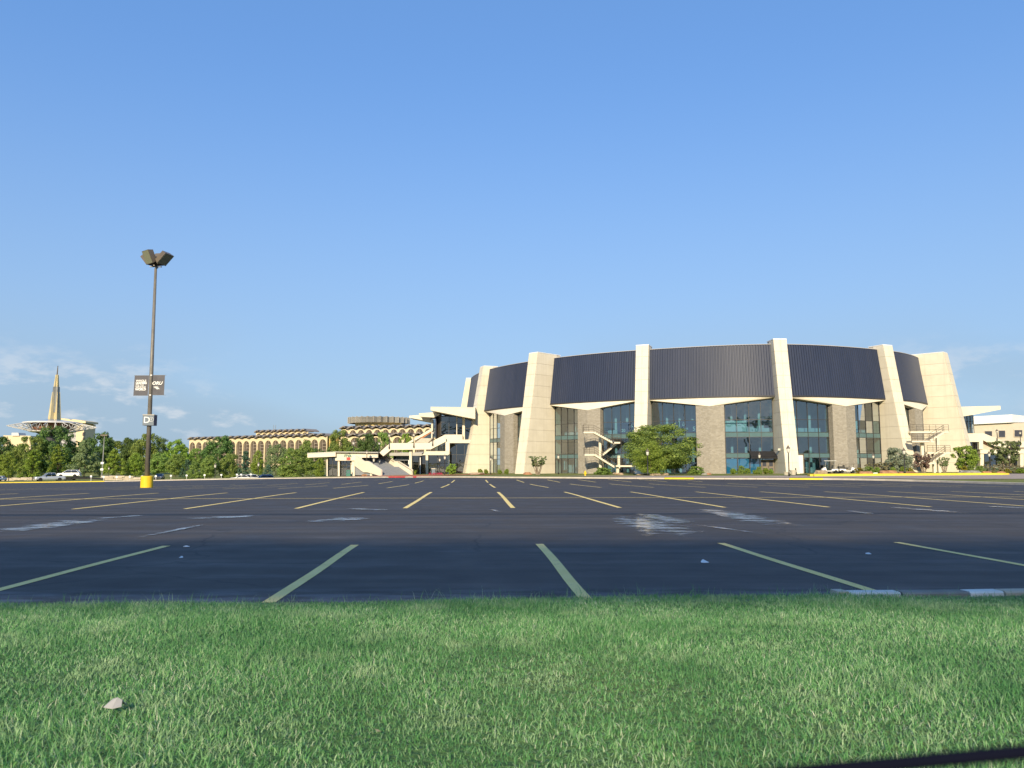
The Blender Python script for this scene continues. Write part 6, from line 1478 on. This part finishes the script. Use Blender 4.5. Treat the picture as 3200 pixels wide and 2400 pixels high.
car('suv', 'white suv loaded on the trailer', 'suv', 'car_white', (tr_.x - 0.2, tr_.y, tr_.z + 0.80), R(-165))
g_ = on(500, 188); car('parked_car_or_door', 'dark grey car parked past the banner pole', 'sedan', 'car_dark', g_, R(-75), group='cars parked beyond the far kerb')
for px, D, rz, kd, mt, lab in [(752, 186, -160, 'sedan', 'car_white', 'first white sedan in the sunken row'), (778, 190, -150, 'suv', 'car_white', 'taller white suv next to the white sedan'), (802, 192, -120, 'sedan', 'car_lime', 'pale lime car between white and blue cars'), (826, 190, -155, 'suv', 'car_blue', 'dark blue suv at the end of the sunken row')]:
    g_ = on(px, D); g_.z = P(px, 1483.5 if kd == 'sedan' else 1482, D).z - (1.44 if kd == 'sedan' else 1.7); car('parked_car_or_door', lab, kd, mt, g_, R(rz), group='cars parked beyond the far kerb')
g_ = on(2, 205); car('parked_car_or_door', 'white car cut by the picture edge beyond the yellow kerb', 'sedan', 'car_white', g_, R(-80), group='cars parked beyond the far kerb')
def golf_cart(label, px, D, rz, roof):
    g = on(px, D); g.z += 0.13; o = thing('golf_cart', label, 'golf cart', g, 'golf carts by the arena', rz, local=True)
    m = MB(); loft_body(m, [(1.2, 0.42, 0.28, 0.58, 0.36), (1.0, 0.56, 0.26, 0.78, 0.48), (0.62, 0.58, 0.26, 0.92, 0.5), (0.45, 0.58, 0.26, 0.40, 0.56), (-0.15, 0.58, 0.26, 0.40, 0.56), (-0.25, 0.6, 0.3, 0.62, 0.56), (-1.15, 0.58, 0.34, 0.66, 0.52)]); m.build('body', 'cart_white', o, bevel=0.03)
    m = MB(); m.box((-0.15, 0, 0.72), (0.5, 1.0, 0.16)); m.build('seat', 'black_metal', o); m = MB(); m.box((-0.42, 0, 1.0), (0.12, 1.0, 0.42), 0, 0, -0.15); m.build('backrest', 'black_metal', o)
    if roof:
        m = MB(); m.box((-0.05, 0, 1.86), (1.75, 1.12, 0.07)); m.build('roof', 'cart_white', o, bevel=0.02)
        m = MB()
        for y in (-0.5, 0.5): m.tube((0.72, y, 0.88), (0.55, y, 1.84), 0.025, k=5); m.tube((-0.62, y, 0.62), (-0.70, y, 1.84), 0.025, k=5)
        m.build('roof_post', 'galv', o)
        m = MB(); m.hexa([(0.72, -0.5, 0.9), (0.72, 0.5, 0.9), (0.57, 0.5, 1.8), (0.57, -0.5, 1.8)], [(0.71, -0.5, 0.9), (0.71, 0.5, 0.9), (0.56, 0.5, 1.8), (0.56, -0.5, 1.8)]); m.build('windscreen', 'car_glass', o)
    else:
        m = MB(); m.box((-0.85, 0, 0.85), (0.75, 1.0, 0.4)); m.build('cargo_box', 'black_metal', o)
    m = MB(); m.tube((0.5, -0.25, 0.85), (0.25, -0.25, 1.05), 0.02, k=5); m.lathe([(0.17, 0), (0.17, 0.03)], 12, (0.24, -0.25, 1.04)); m.build('steering_wheel', 'black_metal', o)
    for x in (0.78, -0.78):
        for y in (-0.52, 0.52): wheel(o, x, y, 0.24, 0.2)
    return o
golf_cart('white golf cart with a roof beside the large boulder', 2592, 118, R(168), True); golf_cart('white roofless golf cart with dark cargo box', 2646, 118, R(-12), False)
# railing behind the carts
rl = thing('guard_rail', 'low metal guard rail at the stone pier behind the golf carts', 'railing', on(2650, 114)); a, b = on(2620, 119.5), on(2690, 119.5); m = MB(); rail(m, [a, b], 1.5, (1.0, 0.5), 1.2); m.build('rails', 'rail_bronze', rl)

# ---- small objects
hy = thing('fire_hydrant', 'yellow fire hydrant on the strip behind the kerb', 'hydrant', G(1829, 1489), local=True); hy.scale = (1.15, 1.15, 1.15)
m = MB(); m.lathe([(0.16, 0), (0.16, 0.05), (0.10, 0.06), (0.10, 0.42), (0.13, 0.44), (0.13, 0.48), (0.11, 0.52), (0.07, 0.60), (0.03, 0.63), (0.03, 0.68)], 14); m.build('barrel', 'yellow_paint', hy, smooth=False)
m = MB(); m.tube((-0.17, 0, 0.35), (0.17, 0, 0.35), 0.055, k=8); m.tube((0, 0, 0.33), (0, -0.18, 0.33), 0.07, k=8); m.build('outlet', 'yellow_paint', hy)
dp = G(1003, 1489); ds = thing('satellite_dish', 'big white dish aerial leaning beside the ticket office', 'dish aerial', dp, local=True); ds.rotation_euler = (0, 0, R(24))
m = MB(); rings = []
for j in range(7):
    r_ = 1.65 * j / 6; rings.append((max(0.01, r_), 0.34 * (r_ / 1.65) ** 2))
Mx = Matrix.Translation((0, 0, 1.62)) @ Matrix.Rotation(R(70), 4, 'Y'); mm = MB(); mm.lathe(rings + [(1.66, 0.35), (1.2, 0.12), (0.01, -0.05)], 28, cap=False); mm.v = [tuple(Mx @ Vector(v)) for v in mm.v]; mm.build('dish', 'truss_white', ds, smooth=True)
m = MB(); m.tube((-0.5, 0, -0.1), (-0.1, 0, 1.6), 0.07, k=8); m.tube((0.5, 0, -0.1), (0.0, 0, 1.2), 0.05, k=6); m.build('mount', 'galv', ds)
def pot(px, yb, w, h, D, label, mat='buff'):
    g = on(px, D); o = thing('planter', label, 'planter', (g.x, g.y, g.z + 0.13), 'planters beside the middle fin', local=True); m = MB(); m.lathe([(w * 0.36, 0), (w * 0.5, h * 0.85), (w * 0.56, h * 0.87), (w * 0.56, h), (w * 0.46, h), (w * 0.42, h * 0.8)], 18); m.build('pot', mat, o); m = MB(); m.lathe([(w * 0.44, h * 0.82), (0.01, h * 0.86)], 14); m.build('soil', 'mulch', o); return o
pot(2456, 1484, 0.75, 0.4, 98, 'low round concrete planter before the middle fin'); pot(2478, 1483, 0.8, 0.62, 99, 'taller concrete planter right of the lamp post')
bt = thing('ash_bollard', 'dark slim bollard beside the taller planter', 'bollard', on(2486, 99.5), local=True); m = MB(); m.lathe([(0.13, 0), (0.13, 0.5), (0.08, 0.6), (0.08, 0.95), (0.05, 1.0)], 12); m.build('post', 'black_metal', bt)
tb = thing('trash_bin', 'grey litter bin with cream lid before the pavilion glass', 'bin', on(1355, 136), local=True); m = MB(); m.box((0, 0, 0.55), (0.62, 0.55, 1.0)); m.build('body', 'sign_grey', tb, bevel=0.03); m = MB(); m.box((0, 0, 1.12), (0.7, 0.62, 0.16)); m.build('lid', 'buff', tb)
nb_ = thing('news_box', 'teal box beside the ticket office column', 'box', on(1090, 136.8), local=True); m = MB(); m.box((0, 0, 0.62), (0.72, 0.5, 1.1)); m.build('body', 'green_paint', nb_, bevel=0.02); m = MB(); m.box((0, -0.26, 0.8), (0.5, 0.03, 0.4)); m.build('front_panel', 'spandrel', nb_)
fb = thing('flower_bed', 'low bed of red flowers before the pavilion', 'flower bed', on(1363, 130)); c_ = on(1363, 130); rg = np.random.default_rng(9)
V = leaf_cloud(rg, [np.array([c_.x + dx, 130 + dy, c_.z + 0.22]) for dx, dy in zip(rg.uniform(-1.0, 1.0, 20), rg.uniform(-0.7, 0.7, 20))], [0.28] * 20, [60] * 20, 0.05); link('blooms', quad_mesh('blooms', V, ['red_flowers']), fb)
gp = thing('agave_plant', 'spiky green plant between the pavilion columns', 'plant', on(1298, 137), local=True); m = MB()
for i in range(26):
    a = i * 2.4; t_ = 0.35 + 0.6 * ((i * 7) % 10) / 10; d = Vector((cos(a), sin(a), 0)); s_ = Vector((-sin(a), cos(a), 0)) * 0.07; tip = d * (0.9 * t_) + Vector((0, 0, 1.15 * (1.1 - t_ * 0.6))); m.add([s_ * 1.0, -s_, d * 0.4 * t_ + Vector((0, 0, 0.7)) - s_, d * 0.4 * t_ + Vector((0, 0, 0.7)) + s_, tip], [(0, 1, 2, 3), (3, 2, 4)])
m.build('leaves', 'leaf_yellow', gp)
# painted kerb lengths by the stair
for x0, x1, mt in ((1195, 1268, 'red_paint'), (1268, 1295, 'blue_paint'), (1295, 1308, 'red_paint')):
    i0, i1 = kidx(x1), kidx(x0); pts_ = [KERB[i] for i in range(min(i0, i1), max(i0, i1) + 1)]
    if len(pts_) > 1: ribbon(pts_, [(-0.13, -0.05), (-0.11, 0.14), (-0.07, 0.165), (0.15, 0.165), (0.17, -0.05)], 'painted_kerb', mt, kerb, lift=0.002)
# dark box on the edge lamp and posts nearby
dg = thing('utility_cabinet', 'dark utility box on a post beside the edge lamp', 'cabinet', on(14, 222), local=True); m = MB(); m.box((0, 0, 2.0), (1.0, 0.5, 1.2)); m.build('box', 'black_metal', dg); m = MB(); m.tube((0, 0, 0), (0, 0, 1.5), 0.08, k=6); m.build('post', 'black_metal', dg)
bp = thing('dark_post', 'single dark post left of the layered yellow green tree', 'post', on(30, 205), local=True); m = MB(); m.tube((0, 0, 0), (0, 0, 1.5), 0.1, k=8); m.lathe([(0.12, 1.5), (0.02, 1.62)], 8); m.build('shaft', 'black_metal', bp)
# winding path up the lawn
sheet('lawn_path', [on(20, 232).xy[:], on(40, 232).xy[:], on(75, 215).xy[:], on(95, 208).xy[:], on(60, 208).xy[:], on(30, 222).xy[:]], 'kerb_concrete', 0.2, kind='structure')
# litter
def scrap(name, label, px, py, w, D=None, mat='paper', fold=0.35, seed=1, verge=False):
    g = G(px, py) if not verge else None
    if verge:
        q = P(px, py, 4.2); t_ = (0.12 - EYE) / (q.z - EYE); g = Vector((q.x * t_, q.y * t_, 0.115))
    rr = random.Random(seed); m = MB(); pts_ = []
    N = 7
    for i in range(N): a = 2 * pi * i / N; r_ = w / 2 * rr.uniform(0.7, 1.1); pts_.append(Vector((g.x + r_ * cos(a), g.y + r_ * 0.7 * sin(a), g.z + 0.012 + w * fold * max(0, sin(a)) * rr.uniform(0.5, 1.1))))
    c0 = sum(pts_, Vector()) / N + Vector((0, 0, w * 0.12))
    m.add([c0] + pts_ + [p - Vector((0, 0, 0.004)) for p in [c0] + pts_], [(0, i + 1, (i + 1) % N + 1) for i in range(N)] + [(N + 1, N + 2 + (i + 1) % N, N + 2 + i) for i in range(N)] + [(i + 1, N + 2 + i, N + 2 + (i + 1) % N, (i + 1) % N + 1) for i in range(N)])
    return tag(m.build(name, mat), label, 'litter', 'scraps of litter')
q = P(356, 2218, 4.2); t_ = (0.085 - EYE) / (q.z - EYE); g = Vector((q.x * t_, q.y * t_, 0.075))
m = MB(); fx = [(-0.042, -0.012, 0.026), (0.0, -0.02, 0.022), (0.040, -0.014, 0.03)]; rx_ = [(-0.018, 0.02, 0.052), (0.006, 0.016, 0.060), (0.026, 0.02, 0.047)]; bx_ = [(-0.03, 0.05, 0.02), (0.004, 0.055, 0.022), (0.034, 0.05, 0.018)]
ptsp = [g + Vector(p) for p in fx + rx_ + bx_]
m.add(ptsp + [p - Vector((0, 0, 0.003)) for p in ptsp], [(0, 1, 4, 3), (1, 2, 5, 4), (3, 4, 7, 6), (4, 5, 8, 7), (9, 12, 13, 10), (10, 13, 14, 11), (12, 15, 16, 13), (13, 16, 17, 14), (0, 9, 10, 1), (1, 10, 11, 2), (2, 11, 14, 5), (5, 14, 17, 8), (8, 17, 16, 7), (7, 16, 15, 6), (6, 15, 12, 3), (3, 12, 9, 0)])
tag(m.build('paper_scrap', 'paper'), 'folded grey brown card lying in the verge grass', 'litter', 'scraps of litter')
scrap('paper_scrap', 'curled white paper scrap on the dark asphalt', 2202, 1760, 0.10, mat='sign_white', seed=2); scrap('paper_scrap', 'thin white scrap on the asphalt at the last near bay', 2713, 1733, 0.10, mat='sign_white', seed=3, fold=0.15)
scrap('paper_scrap', 'tiny white fleck on the asphalt near the second bay line', 566, 1745, 0.05, mat='sign_white', seed=5); scrap('paper_scrap', 'pale leaf scrap just past the end of a bay line', 582, 1710, 0.10, mat='sign_white', seed=6, fold=0.05)

# ---- window seal and door strip only, for the car the view is taken from
dr = thing('parked_car_or_door', 'dark blurred window edge of the near car in the lowest corner', 'car', (0.3, 0.42, 0))
A, B = P(2480, 2416, 0.42), P(3200, 2350, 0.42)
m = MB(); m.tube(A - (B - A) * 0.5, B + (B - A) * 1.2, 0.0036, k=12); m.build('window_seal', 'seal', dr, smooth=True)
A2, B2 = A - (B - A) * 0.5 - Vector((0, 0, 0.022)), B + (B - A) * 1.2 - Vector((0, 0, 0.022))
m = MB(); m.hexa([A2 + Vector((0, 0.02, 0)), B2 + Vector((0, 0.02, 0)), Vector((B2.x, B2.y + 0.05, 0.45)), Vector((A2.x, A2.y + 0.05, 0.45))], [A2 - Vector((0, 0.02, 0)), B2 - Vector((0, 0.02, 0)), Vector((B2.x, B2.y, 0.45)), Vector((A2.x, A2.y, 0.45))]); m.build('door_skin', 'car_dark', dr)
m = MB()
for t_ in (0.1, 0.9): q = (A - (B - A) * 0.5).lerp(B + (B - A) * 1.2, t_); m.box(q - Vector((0, 0, 0.014)), (0.02, 0.012, 0.028))
m.build('seal_clip', 'black_metal', dr)
